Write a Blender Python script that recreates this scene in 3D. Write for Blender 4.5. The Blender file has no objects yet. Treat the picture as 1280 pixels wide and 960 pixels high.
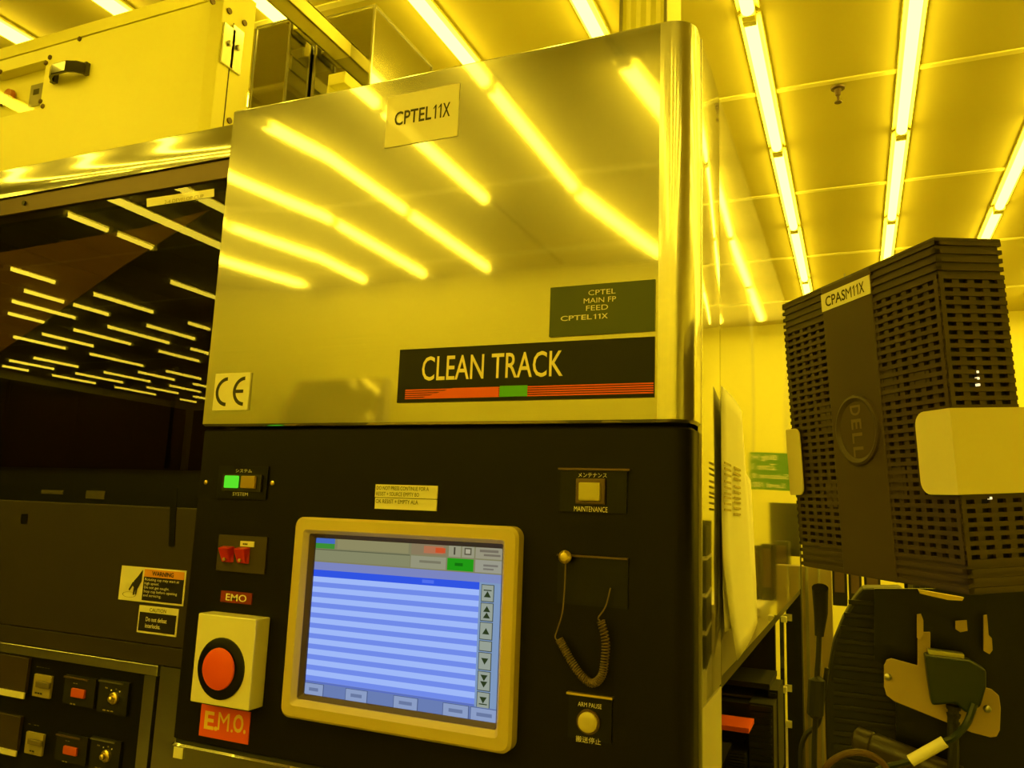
import bpy, bmesh, math, random
from mathutils import Vector, Matrix
random.seed(4)
C = bpy.context.scene.collection
sc = bpy.context.scene

# ------------------------------------------------------------------ camera
FPX = 990.342
CAM = Vector((0.0, -1.10, 1.50))
RX = Vector((0.91846178, -0.02835885, -0.39449174))      # world X, Y, Z seen from the camera (right, down, forward)
RY = Vector((0.39364377, 0.16231852, 0.90481892))
RZ = Vector((0.03837369, -0.98633081, 0.16024665))
cd = bpy.data.cameras.new('camera'); cam = bpy.data.objects.new('camera', cd); C.objects.link(cam)
cd.sensor_width = 36.0; cd.lens = 36.0 * FPX / 1280.0; cd.clip_start = 0.02; cd.clip_end = 100
cr = Vector((RX[0], RY[0], RZ[0])); cdn = Vector((RX[1], RY[1], RZ[1])); cf = Vector((RX[2], RY[2], RZ[2]))
cam.matrix_world = Matrix(((cr[0], -cdn[0], -cf[0], CAM[0]), (cr[1], -cdn[1], -cf[1], CAM[1]), (cr[2], -cdn[2], -cf[2], CAM[2]), (0, 0, 0, 1)))
sc.camera = cam

# ------------------------------------------------------------------ world, exposure
w = bpy.data.worlds.new('world'); sc.world = w; w.use_nodes = True
w.node_tree.nodes['Background'].inputs[0].default_value = (1.0, 0.7, 0.02, 1)
w.node_tree.nodes['Background'].inputs[1].default_value = 0.02
sc.view_settings.view_transform = 'Standard'; sc.view_settings.look = 'None'
sc.view_settings.exposure = 0.0; sc.view_settings.gamma = 1.0; sc.view_settings.use_curve_mapping = False
sc.cycles.use_denoising = True
sc.cycles.max_bounces = 10; sc.cycles.diffuse_bounces = 5; sc.cycles.glossy_bounces = 6; sc.cycles.transparent_max_bounces = 12
LAMP_COL = (1.0, 0.72, 0.038); LAMP_POWER = 16.2

# ------------------------------------------------------------------ helpers
def at(px, py, axis, val):
    """the point of a plane (axis 0/1/2 = val) that shows at this pixel: for measuring off the photograph"""
    v = Vector((px - 640, py - 480, FPX)); d = Vector((RX.dot(v), RY.dot(v), RZ.dot(v)))
    t = (val - CAM[axis]) / d[axis]
    return CAM + d * t
def Y(px, py, y=0.0): return at(px, py, 1, y)
def lin(c):
    return tuple(((x / 255) / 12.92 if x / 255 <= .04045 else ((x / 255 + .055) / 1.055) ** 2.4) for x in c)

MATS = {}
def mat(name, col, rough=.5, metal=0.0, var=0.06, scale=8.0, bump=0.0, stretch=(1, 1, 1), coat=0.0, spec=.5, rvar=0.0):
    if name in MATS: return MATS[name]
    m = bpy.data.materials.new(name); m.use_nodes = True; nt = m.node_tree; b = nt.nodes['Principled BSDF']
    b.inputs['Roughness'].default_value = rough; b.inputs['Metallic'].default_value = metal
    b.inputs['Coat Weight'].default_value = coat; b.inputs['Specular IOR Level'].default_value = spec
    tc = nt.nodes.new('ShaderNodeTexCoord'); mp = nt.nodes.new('ShaderNodeMapping'); mp.inputs['Scale'].default_value = stretch
    nz = nt.nodes.new('ShaderNodeTexNoise'); nz.inputs['Scale'].default_value = scale; nz.inputs['Detail'].default_value = 4
    nt.links.new(tc.outputs['Object'], mp.inputs[0]); nt.links.new(mp.outputs[0], nz.inputs['Vector'])
    mx = nt.nodes.new('ShaderNodeMix'); mx.data_type = 'RGBA'
    mx.inputs[6].default_value = (*[max(0, c * (1 - var)) for c in col], 1); mx.inputs[7].default_value = (*[min(1, c * (1 + var)) for c in col], 1)
    nt.links.new(nz.outputs['Fac'], mx.inputs[0]); nt.links.new(mx.outputs[2], b.inputs['Base Color'])
    if rvar:
        mr = nt.nodes.new('ShaderNodeMapRange'); mr.inputs[3].default_value = rough - rvar; mr.inputs[4].default_value = rough + rvar
        nt.links.new(nz.outputs['Fac'], mr.inputs[0]); nt.links.new(mr.outputs[0], b.inputs['Roughness'])
    if bump:
        bp = nt.nodes.new('ShaderNodeBump'); bp.inputs['Strength'].default_value = bump; bp.inputs['Distance'].default_value = .002
        nt.links.new(nz.outputs['Fac'], bp.inputs['Height']); nt.links.new(bp.outputs[0], b.inputs['Normal'])
    MATS[name] = m; return m
def emat(name, col, strength):
    if name in MATS: return MATS[name]
    m = bpy.data.materials.new(name); m.use_nodes = True; nt = m.node_tree; nt.nodes.remove(nt.nodes['Principled BSDF'])
    e = nt.nodes.new('ShaderNodeEmission'); e.inputs[0].default_value = (*col, 1); e.inputs[1].default_value = strength
    nt.links.new(e.outputs[0], nt.nodes['Material Output'].inputs[0]); MATS[name] = m; return m
def steel(name, col=.56, r1=.045, r2=.22, mixf=.30, stretch=(1.2, 1.2, 220), bump=.015):
    """brushed steel: a sharp and a soft reflection, fine horizontal grain"""
    m = bpy.data.materials.new(name); m.use_nodes = True; nt = m.node_tree; nt.nodes.remove(nt.nodes['Principled BSDF'])
    tc = nt.nodes.new('ShaderNodeTexCoord'); mp = nt.nodes.new('ShaderNodeMapping'); mp.inputs['Scale'].default_value = stretch
    nz = nt.nodes.new('ShaderNodeTexNoise'); nz.inputs['Scale'].default_value = 3.0; nz.inputs['Detail'].default_value = 5
    nt.links.new(tc.outputs['Object'], mp.inputs[0]); nt.links.new(mp.outputs[0], nz.inputs['Vector'])
    bp = nt.nodes.new('ShaderNodeBump'); bp.inputs['Strength'].default_value = bump; bp.inputs['Distance'].default_value = .0004
    nt.links.new(nz.outputs['Fac'], bp.inputs['Height'])
    cr_ = nt.nodes.new('ShaderNodeMix'); cr_.data_type = 'RGBA'
    cr_.inputs[6].default_value = (col * .93,) * 3 + (1,); cr_.inputs[7].default_value = (min(1, col * 1.07),) * 3 + (1,)
    nt.links.new(nz.outputs['Fac'], cr_.inputs[0])
    sh = []
    for r in (r1, r2):
        g = nt.nodes.new('ShaderNodeBsdfPrincipled'); g.inputs['Metallic'].default_value = 1; g.inputs['Roughness'].default_value = r
        nt.links.new(cr_.outputs[2], g.inputs['Base Color']); nt.links.new(bp.outputs[0], g.inputs['Normal']); sh.append(g)
    mx = nt.nodes.new('ShaderNodeMixShader'); mx.inputs[0].default_value = mixf
    nt.links.new(sh[0].outputs[0], mx.inputs[1]); nt.links.new(sh[1].outputs[0], mx.inputs[2])
    nt.links.new(mx.outputs[0], nt.nodes['Material Output'].inputs[0]); MATS[name] = m; return m
def glass(name, tint, rough=.0, ior=1.5):
    """thin tinted pane: straight see-through in the tint, Fresnel reflection on top"""
    m = bpy.data.materials.new(name); m.use_nodes = True; nt = m.node_tree; nt.nodes.remove(nt.nodes['Principled BSDF'])
    t = nt.nodes.new('ShaderNodeBsdfTransparent'); t.inputs[0].default_value = (*tint, 1)
    g = nt.nodes.new('ShaderNodeBsdfGlossy'); g.inputs[1].default_value = rough; g.inputs[0].default_value = (1, 1, 1, 1)
    f = nt.nodes.new('ShaderNodeFresnel'); f.inputs[0].default_value = ior
    mx = nt.nodes.new('ShaderNodeMixShader')
    ge = nt.nodes.new('ShaderNodeNewGeometry'); inv = nt.nodes.new('ShaderNodeMath'); inv.operation = 'SUBTRACT'; inv.inputs[0].default_value = 1.0
    mu = nt.nodes.new('ShaderNodeMath'); mu.operation = 'MULTIPLY'     # only the outer faces mirror
    nt.links.new(ge.outputs['Backfacing'], inv.inputs[1]); nt.links.new(inv.outputs[0], mu.inputs[0]); nt.links.new(f.outputs[0], mu.inputs[1])
    nt.links.new(mu.outputs[0], mx.inputs[0]); nt.links.new(t.outputs[0], mx.inputs[1]); nt.links.new(g.outputs[0], mx.inputs[2])
    nt.links.new(mx.outputs[0], nt.nodes['Material Output'].inputs[0]); MATS[name] = m; return m

STEEL = steel('brushed_steel', col=.53)
STEEL_SIDE = steel('polished_side_steel', col=.62, r1=.025, r2=.16, mixf=.25, bump=.03)
STEEL_BRIGHT = steel('bright_edge_steel', col=.75, r1=.12, r2=.3, mixf=.5, stretch=(90, 90, 2), bump=.25)
STEEL_FASCIA = steel('polished_fascia_steel', col=.6, r1=.05, r2=.18, mixf=.3, bump=.04)
CREAM = mat('cream_paint', (.92, .88, .22), .42, var=.03, scale=3)
CREAM2 = mat('cream_plastic', (.72, .68, .55), .4, var=.03)
BRACKET = mat('beige_bracket_paint', (.80, .74, .40), .5, var=.08, scale=6)
CEIL = mat('ceiling_panel_paint', (.64, .57, .12), .75, var=.03, scale=2)
BARM = mat('ceiling_bar_paint', (.95, .90, .35), .6)
BLACK = mat('satin_black_paint', (.0075, .0065, .006), .42, var=.15, scale=30, bump=.03, spec=.16)
BLACKP = mat('black_plate', (.004, .004, .005), .3, spec=.3)
BROWN = mat('dark_brown_anodised', (.13, .085, .055), .38, 0.3, var=.06)
DARKP = mat('dark_cover_panel', (.030, .022, .012), .5, var=.08, scale=12, spec=.35)
DARKP2 = mat('dark_inner_panel', (.014, .011, .007), .6, var=.08, spec=.25)
PCM = mat('charcoal_plastic', (.060, .040, .026), .5, var=.06, scale=20)
PCD = mat('grille_inside', (.004, .003, .003), .8)
RUB = mat('black_rubber', (.008, .008, .008), .5)
RED = mat('red_plastic', (.85, .10, .02), .35)
REDL = mat('red_orange_label', (.85, .11, .015), .4)
REDD = mat('dark_red_label', (.22, .02, .008), .4)
PALE = mat('pale_label', (.85, .82, .62), .35, coat=.3)
WHITE = mat('white_print', (.85, .82, .7), .5)
INK = mat('dark_ink', (.02, .018, .015), .5)
OLIVE = mat('dark_olive_label', (.05, .075, .02), .3)
GREENL = mat('green_sign', (.04, .24, .06), .5)
GOLD = mat('brass', (.75, .6, .25), .3, .9)
GREENP = mat('dark_green_plastic', (.006, .016, .008), .4)
SCREWM = mat('screw_metal', (.5, .5, .5), .3, 1.0)
PAPER = mat('paper', (.85, .83, .75), .7)
CLOUD = mat('wall_paint', (.92, .88, .25), .7, var=.03, scale=1)
FLOORM = mat('floor_vinyl', (.16, .14, .10), .35, var=.06, scale=2)
GLASS = glass('tinted_glass', (.70, .62, .50), ior=1.42)
CLEARG = glass('clear_acrylic', (.97, .97, .95))
TUBE = emat('lit_tube', LAMP_COL, LAMP_POWER)

class MB:
    """collects shapes, builds ONE mesh object"""
    def __init__(s): s.v = []; s.f = []; s.m = []; s.mi = 0
    def add(s, vs, fs):
        n = len(s.v); s.v += [Vector(p) for p in vs]; s.f += [tuple(i + n for i in f) for f in fs]; s.m += [s.mi] * len(fs); return s
    def box(s, a, b):
        x0, y0, z0 = [min(p, q) for p, q in zip(a, b)]; x1, y1, z1 = [max(p, q) for p, q in zip(a, b)]
        return s.add([(x0, y0, z0), (x1, y0, z0), (x1, y1, z0), (x0, y1, z0), (x0, y0, z1), (x1, y0, z1), (x1, y1, z1), (x0, y1, z1)],
                     [(0, 3, 2, 1), (4, 5, 6, 7), (0, 1, 5, 4), (1, 2, 6, 5), (2, 3, 7, 6), (3, 0, 4, 7)])
    def prism(s, pts, ext):
        n = len(pts); e = Vector(ext); p = [Vector(q) for q in pts]
        nrm = Vector((0, 0, 0))
        for i in range(n): nrm += (p[i] - p[0]).cross(p[(i + 1) % n] - p[0])
        if nrm.dot(e) > 0: p = p[::-1]
        return s.add(p + [q + e for q in p], [tuple(range(n)), tuple(range(2 * n - 1, n - 1, -1))] + [((i + 1) % n, i, i + n, (i + 1) % n + n) for i in range(n)])
    def tube(s, path, r, n=8, cap=True):
        path = [Vector(p) for p in path]; rs = r if isinstance(r, (list, tuple)) else [r] * len(path)
        vs = []; fs = []; up = None
        for i, p in enumerate(path):
            t = (path[min(i + 1, len(path) - 1)] - path[max(i - 1, 0)]).normalized()
            if up is None: up = t.orthogonal().normalized()
            up = (up - t * up.dot(t)).normalized(); sd = t.cross(up)
            vs += [p + (up * math.cos(a) + sd * math.sin(a)) * rs[i] for a in [2 * math.pi * k / n for k in range(n)]]
        for i in range(len(path) - 1):
            fs += [(i * n + k, i * n + (k + 1) % n, (i + 1) * n + (k + 1) % n, (i + 1) * n + k) for k in range(n)]
        if cap: fs += [tuple(range(n - 1, -1, -1)), tuple(range((len(path) - 1) * n, len(path) * n))]
        return s.add(vs, fs)
    def lathe(s, c, ax, prof, n=28):
        """prof: (distance along axis, radius) rings, closed at both ends"""
        c = Vector(c); ax = Vector(ax).normalized(); u = ax.orthogonal().normalized(); v = ax.cross(u); vs = []; fs = []
        for d, r in prof: vs += [c + ax * d + (u * math.cos(2 * math.pi * k / n) + v * math.sin(2 * math.pi * k / n)) * r for k in range(n)]
        for i in range(len(prof) - 1):
            fs += [(i * n + k, i * n + (k + 1) % n, (i + 1) * n + (k + 1) % n, (i + 1) * n + k) for k in range(n)]
        fs += [tuple(range(n - 1, -1, -1)), tuple(range((len(prof) - 1) * n, len(prof) * n))]
        return s.add(vs, fs)
    def build(s, name, mats, parent=None, smooth=False, bevel=0, kind=None, label=None, seg=2, angle=35, local=False):
        me = bpy.data.meshes.new(name); org = Vector((0, 0, 0))
        if parent is not None and not local: org = ORG.get(parent.name, org)
        me.from_pydata([tuple(p - org) for p in s.v], [], s.f)
        for m_ in (mats if isinstance(mats, (list, tuple)) else [mats]): me.materials.append(m_)
        me.polygons.foreach_set('material_index', s.m)
        bm = bmesh.new(); bm.from_mesh(me); bmesh.ops.recalc_face_normals(bm, faces=bm.faces); bm.to_mesh(me); bm.free()
        o = bpy.data.objects.new(name, me); C.objects.link(o)
        if parent is not None: o.parent = parent; ORG[o.name] = org
        if smooth:
            me.polygons.foreach_set('use_smooth', [True] * len(me.polygons)); me.set_sharp_from_angle(angle=math.radians(angle))
        if bevel:
            b = o.modifiers.new('bevel', 'BEVEL'); b.width = bevel; b.segments = seg; b.limit_method = 'ANGLE'; b.angle_limit = math.radians(40)
        if kind: o['kind'] = kind
        if label: o['label'] = label
        return o
ORG = {}
def tag(o, label, cat, group=None):
    o['label'] = label; o['category'] = cat
    if group: o['group'] = group
    return o
def thing(name, loc, label, cat, group=None):
    o = bpy.data.objects.new(name, None); C.objects.link(o); o.location = loc; o.empty_display_size = .05
    ORG[o.name] = Vector(loc); return tag(o, label, cat, group)
def struct(o): o['kind'] = 'structure'; return o
def box(name, m, parent, a, b, **k): return MB().box(a, b).build(name, m, parent, **k)

def text(name, s, bl, right, up, m, parent, bold=0.0, local=False, label=None, lift=0.0006, align='CENTER', depth=0.0):
    """lettering fitted into the box spanned by right and up from its lower left corner; flat print"""
    cu = bpy.data.curves.new('t', 'FONT'); cu.body = s; cu.size = 1; cu.offset = bold; cu.resolution_u = 3; cu.align_x = align
    cu.space_line = 1.05
    ob = bpy.data.objects.new('t', cu); C.objects.link(ob)
    dg = bpy.context.evaluated_depsgraph_get(); dg.update()
    me = bpy.data.meshes.new_from_object(ob.evaluated_get(dg))
    bpy.data.objects.remove(ob); bpy.data.curves.remove(cu)
    me.name = name
    if len(me.vertices) == 0: return None
    xs = [v.co.x for v in me.vertices]; ys = [v.co.y for v in me.vertices]
    x0, x1, y0, y1 = min(xs), max(xs), min(ys), max(ys)
    bl = Vector(bl); right = Vector(right); up = Vector(up); n = right.cross(up).normalized()
    org = Vector((0, 0, 0))
    if parent is not None and not local: org = ORG.get(parent.name, org)
    for v in me.vertices:
        p = bl + right * ((v.co.x - x0) / (x1 - x0)) + up * ((v.co.y - y0) / (y1 - y0)) + n * lift - org
        v.co = p
    me.materials.clear(); me.materials.append(m)
    o = bpy.data.objects.new(name, me); C.objects.link(o)
    if parent is not None: o.parent = parent; ORG[o.name] = org
    if label: o['label'] = label
    return o
def code_text(s, bl, right, up, m, parent, bold=.014, **k):
    """lettering with flagged figure ones"""
    wid = {'C': 1.0, 'P': .93, 'T': .86, 'E': .9, 'L': .78, 'X': .95, 'A': .96, 'S': .9, 'M': 1.1, '1': .60}
    tot = sum(wid[c] for c in s); right = Vector(right); up = Vector(up); n = right.cross(up).normalized(); lift = k.get('lift', .0006); x = 0; bl = Vector(bl)
    i = 0
    while i < len(s):
        if s[i] == '1':
            b = bl + right * (x / tot) + n * lift; w1 = right / tot
            pts = [(.30, 0), (.46, 0), (.46, 1), (.36, 1), (.10, .78), (.10, .68), (.30, .82)]
            org = Vector((0, 0, 0)) if k.get('local') else ORG.get(parent.name, Vector((0, 0, 0)))
            MB().add([b + w1 * u + up * v for u, v in pts], [(0, 1, 2, 6), (2, 3, 6), (3, 4, 5, 6)]).build('figure', m, parent, local=k.get('local', False))
            x += wid['1']; i += 1
        else:
            j = i
            while j < len(s) and s[j] != '1' and (j == i or (s[j] != 'M' and s[i] != 'M')): j += 1
            wd = sum(wid[c] for c in s[i:j])
            text('lettering', s[i:j], bl + right * (x / tot), right * ((wd - .10) / tot), up, m, parent, bold=(0 if s[i] == 'M' else bold), **k); x += wd; i = j
def ytext(name, s, p0, p1, y, m, parent, **k):
    """lettering on a plane facing the room, between two pixel corners (upper left, lower right)"""
    a = Y(*p0, y); b = Y(*p1, y)
    return text(name, s, (min(a.x, b.x), y, min(a.z, b.z)), (abs(b.x - a.x), 0, 0), (0, 0, abs(a.z - b.z)), m, parent, **k)
def plate(name, m, parent, p0, p1, y, t=.002, bevel=0, **k):
    """a flat plate on a plane facing the room, between two pixel corners; stands t proud of y"""
    a = Y(*p0, y - t); b = Y(*p1, y - t)
    return box(name, m, parent, (a.x, y - t, a.z), (b.x, y, b.z), bevel=bevel, **k)
def ppoly(name, m, parent, pts, y, t, bevel=0, **k):
    return MB().prism([Y(*p, y) for p in pts], (0, t, 0)).build(name, m, parent, bevel=bevel, **k)
def printlines(name, parent, p0, p1, y, n, m=INK, fill=.9, chars=12, seed=1):
    """small illegible print: n lines of short strokes"""
    rnd = random.Random(seed); a = Y(*p0, y); b = Y(*p1, y); mb = MB(); h = (a.z - b.z) / n
    for i in range(n):
        x = a.x; z1 = a.z - i * h - h * .2; z0 = z1 - h * .5; cwid = (b.x - a.x) / chars; lim = a.x + (b.x - a.x) * (fill if i < n - 1 else fill * .7)
        while x + cwid * .7 < lim:
            if rnd.random() > .15: mb.box((x, y - .0007, z0), (x + cwid * .68, y - .0002, z1))
            x += cwid
    return mb.build(name, m, parent)

# ------------------------------------------------------------------ the room
ZC = 3.089
X0, X1, Y0, Y1 = -10.3, 3.3, -8.7, 5.6
struct(box('floor', FLOORM, None, (X0, Y0, -.1), (X1, Y1, 0)))
struct(box('wall_back', CLOUD, None, (X0, Y1, 0), (X1, Y1 + .1, ZC + .1)))
struct(box('wall_front', CLOUD, None, (X0, Y0 - .1, 0), (X1, Y0, ZC + .1)))
struct(box('wall_left', CLOUD, None, (X0 - .1, Y0, 0), (X0, Y1, ZC + .1)))
struct(box('wall_right', CLOUD, None, (X1, Y0, 0), (X1 + .1, Y1, ZC + .1)))
struct(box('wall_aisle', CLOUD, None, (-4.65, -3.68, 0), (1.9, -3.58, ZC + .03)))       # partition across the aisle behind the viewer
ceiling = struct(box('ceiling', CEIL, None, (X0, Y0, ZC + .03), (X1, Y1, ZC + .1)))
ORG['ceiling'] = Vector((0, 0, 0))
PX, PY = .475, 1.0                       # filter modules between the lamp rows and the cross bars
XR = [.21 + PX * k for k in range(-22, 7)]
YB = [.778 + PY * k for k in range(-9, 5)]
pm = MB().box((.016, .012, ZC), (PX - .016, PY - .012, ZC + .03)).build('ceiling_panel', CEIL, ceiling); pm.location = (-99, 0, 0)
cnt = 0; rest = MB(); first = True
for i, x in enumerate(XR[:-1]):
    for j, y in enumerate(YB[:-1]):
        near = (-4.1 < x < 2.2) and (-4.5 < y < 5.0)
        if near and cnt < 150:
            if first: o = pm; first = False
            else: o = pm.copy(); C.objects.link(o)
            o.location = (x, y, 0); cnt += 1
        elif x > X0: rest.box((x + .016, y + .012, ZC), (x + PX - .016, y + PY - .012, ZC + .03))
ro = rest.build('far_ceiling_panel', CEIL, ceiling, kind='stuff')
bar = MB().box((X0, -.012, ZC - .006), (X1, .012, ZC + .028)).build('cross_bar', BARM, ceiling)
for k, y in enumerate(YB):
    o = bar if k == 0 else bar.copy()
    if k: C.objects.link(o)
    o.location = (0, y, 0)
dk = [o for o in C.objects if o.name.startswith('cross_bar')]

# ---------------------------------------------------------------- lamps
PROTO = {}
def lamp(x, ya, yb, label, group):
    L = round(abs(yb - ya), 3); y0 = min(ya, yb); key = L
    if key not in PROTO:
        g = .012
        hb = MB()                        # shallow white trough added either side of the tube to give it a halo
        for sx in (-1, 1):
            hb.add([(sx * .024, g, -.002), (sx * .033, g, -.010), (sx * .033, L - g, -.010), (sx * .024, L - g, -.002),
                    (sx * .024, g, .0), (sx * .036, g, -.004), (sx * .036, L - g, -.004), (sx * .024, L - g, .0)],
                   [(0, 1, 2, 3), (4, 7, 6, 5), (0, 4, 5, 1), (1, 5, 6, 2), (2, 6, 7, 3), (3, 7, 4, 0)])
        hb.box((-.03, g, -.003), (.03, L - g, 0))
        tb = MB().tube([(0, .03, -.022), (0, L - .03, -.022)], .020 if L > .9 else .0135, 10)
        eb = MB().box((-.020, .004, -.040), (.020, .028, 0)); ec_ = MB().box((-.020, L - .028, -.040), (.020, L - .004, 0))
        PROTO[key] = [hb, tb, eb, None, ec_]
    p = PROTO[key]
    o = thing('ceiling_lamp', (x, y0, ZC - .001), label, 'lamp', group)
    if p[3] is None:
        p[3] = [p[0].build('halo_trough', BARM, o, local=True), p[1].build('tube', TUBE, o, smooth=True, local=True), p[2].build('lamp_holder', BARM, o, local=True), p[4].build('lamp_holder', BARM, o, local=True)]
    else:
        for q in p[3]: c = q.copy(); C.objects.link(c); c.parent = o
ROWN = {.21: 'row above the dark computer case', .685: 'row ending behind the computer case edge', -.265: 'row just right of the tower top corner',
        -.74: 'short row over the pale duct', -1.215: 'row meeting the tower top edge near its middle', -1.69: 'row reaching the tower above its code label',
        -2.165: 'row over the cream cabinet', -2.64: 'outer row over the cream cabinet', 1.16: 'row right of the frame beside the aisle', 1.635: 'added unseen second row towards the right wall', 2.11: 'added unseen third row towards the right wall', 2.585: 'added unseen row along the right wall'}  # the last three rows are out of view, added to brighten the back wall
ORD = ['nearest tube', 'second tube', 'third tube', 'fourth tube', 'farthest tube']
for x, nm in ROWN.items():
    for k in range(5):
        a = .27 + .985 * k
        lamp(x, a, a + .985, 'ceiling lamp, %s in the %s' % (ORD[k], nm), 'ceiling lamps beyond the tower')
gl = 'yellow ceiling lamps mirrored in the tower steel'
for x, lo in ((-1.215, .27), (-.74, .27), (-1.69, .27), (-2.165, -1.42), (-2.64, -.35), (-3.115, -.35), (-3.59, -.35)):
    nm = {-1.215: 'long streak by the olive label', -.74: 'short streak near the rounded corner', -1.69: 'streak crossing the code label', -2.165: 'streak ahead of the code label',
          -2.64: 'top curved streak beside its folded edge', -3.115: 'second curved streak beside its folded edge', -3.59: 'bottom curved streak beside its folded edge'}[x]
    segs = [(-.37, .27), (-1.356, -.37), (-2.365, -1.356), (-3.41, -2.365)]
    if x == -.74: segs = segs[2:]
    if x == -1.69: segs = segs[:3]
    if x == -2.165: segs = segs[2:]
    if x in (-2.64, -3.115, -3.59): segs = segs[1:]
    for a, b in segs:
        if x != -1.215 and x != -.74 and a == -.37: continue
        lamp(x, a, b, 'lamp mirrored in the tower steel, %s, %s' % (nm, {-.37: 'top part', -1.356: 'upper part', -2.365: 'middle part', -3.41: 'lowest part'}[a] if a != -1.42 else 'x'), gl)
for x in (-.265, .21, .685, 1.16):
    for a, b in ((-2.365, -1.38), (-3.41, -2.425)):
        lamp(x, a, b, 'yellow ceiling lamp behind the viewer on the aisle side', 'lamps behind the viewer')
DASH = [(-4.05, -1.51, -1.83), (-4.05, -1.84, -2.16), (-4.55, -2.72, -3.37), (-5.45, -2.81, -3.46), (-5.45, -3.78, -4.11), (-5.45, -2.15, -2.54), (-5.93, -3.76, -4.41), (-5.93, -2.6, -2.97), (-5.93, -3.01, -3.42),
        (-6.36, -3.71, -4.49), (-6.36, -4.75, -5.0), (-6.36, -2.79, -3.42), (-6.83, -4.75, -5.37), (-6.83, -3.72, -4.44), (-6.83, -3.06, -3.49), (-7.35, -3.82, -4.38),
        (-7.8, -4.69, -5.46), (-7.8, -5.79, -6.36), (-7.8, -3.85, -4.39), (-8.25, -5.74, -6.38), (-8.25, -6.68, -6.93), (-8.75, -6.72, -7.34), (-8.75, -5.66, -6.44),
        (-8.75, -4.74, -5.31), (-9.25, -6.78, -7.42), (-9.25, -5.63, -6.44), (-9.25, -4.77, -5.38), (-9.25, -7.71, -7.91), (-9.75, -6.68, -7.45), (-9.75, -5.0, -5.43),
        (-9.75, -7.83, -8.33), (-9.75, -5.69, -6.41)]
for x, a, b in DASH:
    L = min((.33, .41, .65, .73, .8), key=lambda q: abs(q - (a - b)))
    c = (a + b) / 2
    lamp(x, c - L / 2, c + L / 2, 'short yellow ceiling lamp seen only as a thin streak in the dark glass', 'lamps mirrored in the dark glass')

# sprinkler
spr = thing('sprinkler', (-.018, 1.815, ZC), 'small brass fire sprinkler hanging from the ceiling cross bar', 'sprinkler')
MB().lathe((-.018, 1.815, ZC - .01), (0, 0, -1), [(0, .026), (.006, .024), (.008, .012), (.03, .009), (.034, .005)], 14).build('escutcheon', BROWN, spr, smooth=True)
MB().lathe((-.018, 1.815, ZC - .044), (0, 0, -1), [(0, .005), (.02, .004), (.022, .014), (.025, .013)], 14).build('deflector', BROWN, spr, smooth=True)

# ---------------------------------------------------------------- the tower
XL, XS, RC = -1.099, -.204, .036
ZT, ZM, ZB = 2.252, 1.634, 1.088
tower = thing('process_tower', (-.65, .3, 0), 'tall equipment tower with brushed steel hood, black control panel and touch screen', 'machine')
def bow(x):
    d1 = max(0, .24 - (x - XL)); d2 = max(0, x - (XS - RC) + .14)
    return -.08 * d1 * d1 - .10 * d2 * d2
def shell(z0, z1, inset=0.0, bowed=True, back=.06, lip=.003, nz=12, corner=RC, lit_edges=False):
    """front sheet with a folded left edge and a rounded right corner, swept in height"""
    prof = [(XL + .004 + inset, .5), (XL + inset, .05 + inset), (XL + inset, .02 + inset)]
    for k in range(1, 6):
        a = math.pi / 2 * k / 6; prof.append((XL + inset + .008 * (1 - math.cos(a)), inset + .02 - .02 * math.sin(a) * 1.0))
    n = 60; xa, xb = XL + .010 + inset, XS - corner
    for k in range(n + 1):
        x = xa + (xb - xa) * k / n
        prof.append((x, inset + (bow(x) - 0.0 if bowed else 0)))
    y0 = prof[-1][1]
    for k in range(1, 15):
        a = math.pi / 2 * k / 14; prof.append((xb + (corner - inset) * math.sin(a), y0 + (corner - inset) * (1 - math.cos(a))))
    prof.append((XS - inset, back)); 
    rows = [(z0, lip)] + [(z0 + lip + (z1 - z0 - 2 * lip) * k / nz, 0) for k in range(nz + 1)] + [(z1, lip)]
    mb = MB(); P = len(prof); vs = []
    cx = (XL + XS) / 2
    for z, q in rows:
        for x, y in prof: vs.append((x + (q if x < cx - .3 else (-q if x > cx + .3 else 0)), y + q, z))
    fs = [(j * P + i, j * P + i + 1, (j + 1) * P + i + 1, (j + 1) * P + i) for j in range(len(rows) - 1) for i in range(P - 1)]
    mb.add(vs, fs)
    if lit_edges: mb.m = [1 if (i % (P - 1) > P - 18 or i % (P - 1) < 8 or i // (P - 1) == len(rows) - 2) else 0 for i in range(len(fs))]  # lighter steel on corner, left fold and top rim paints in their bright reflections
    t = len(rows) - 1                                        # close top and bottom
    mb.add([vs[t * P + i] for i in range(P)] + [(XS - .02, .5, z1), ], [tuple(range(P + 1))])
    mb.add([vs[i] for i in range(P)] + [(XS - .02, .5, z0), ], [tuple(range(P, -1, -1))])
    return mb
shell(ZM, ZT, lip=.004, lit_edges=True).build('upper_cover', [STEEL, STEEL_BRIGHT], tower, smooth=True, angle=30)
shell(1.094, ZM - .006, inset=.003, bowed=False, nz=3, corner=.03).build('control_panel', BLACK, tower, smooth=True, angle=30, label='black painted control panel')
shell(.02, 1.088, inset=.001, bowed=False, nz=3).build('lower_cover', STEEL, tower, smooth=True, angle=30)
box('seam_gasket', INK, tower, (XL + .01, .008, 1.080), (XS - .03, .05, 1.10))
box('inner_frame', BLACKP, tower, (XL + .02, .07, 1.26), (XS - .02, 2.19, 2.23))
box('lower_frame', BLACKP, tower, (XL + .02, .07, .0), (XS - .02, .24, 1.255))
box('lower_back_frame', BLACKP, tower, (XL + .02, .24, .0), (-.75, 2.19, 1.255))
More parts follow.
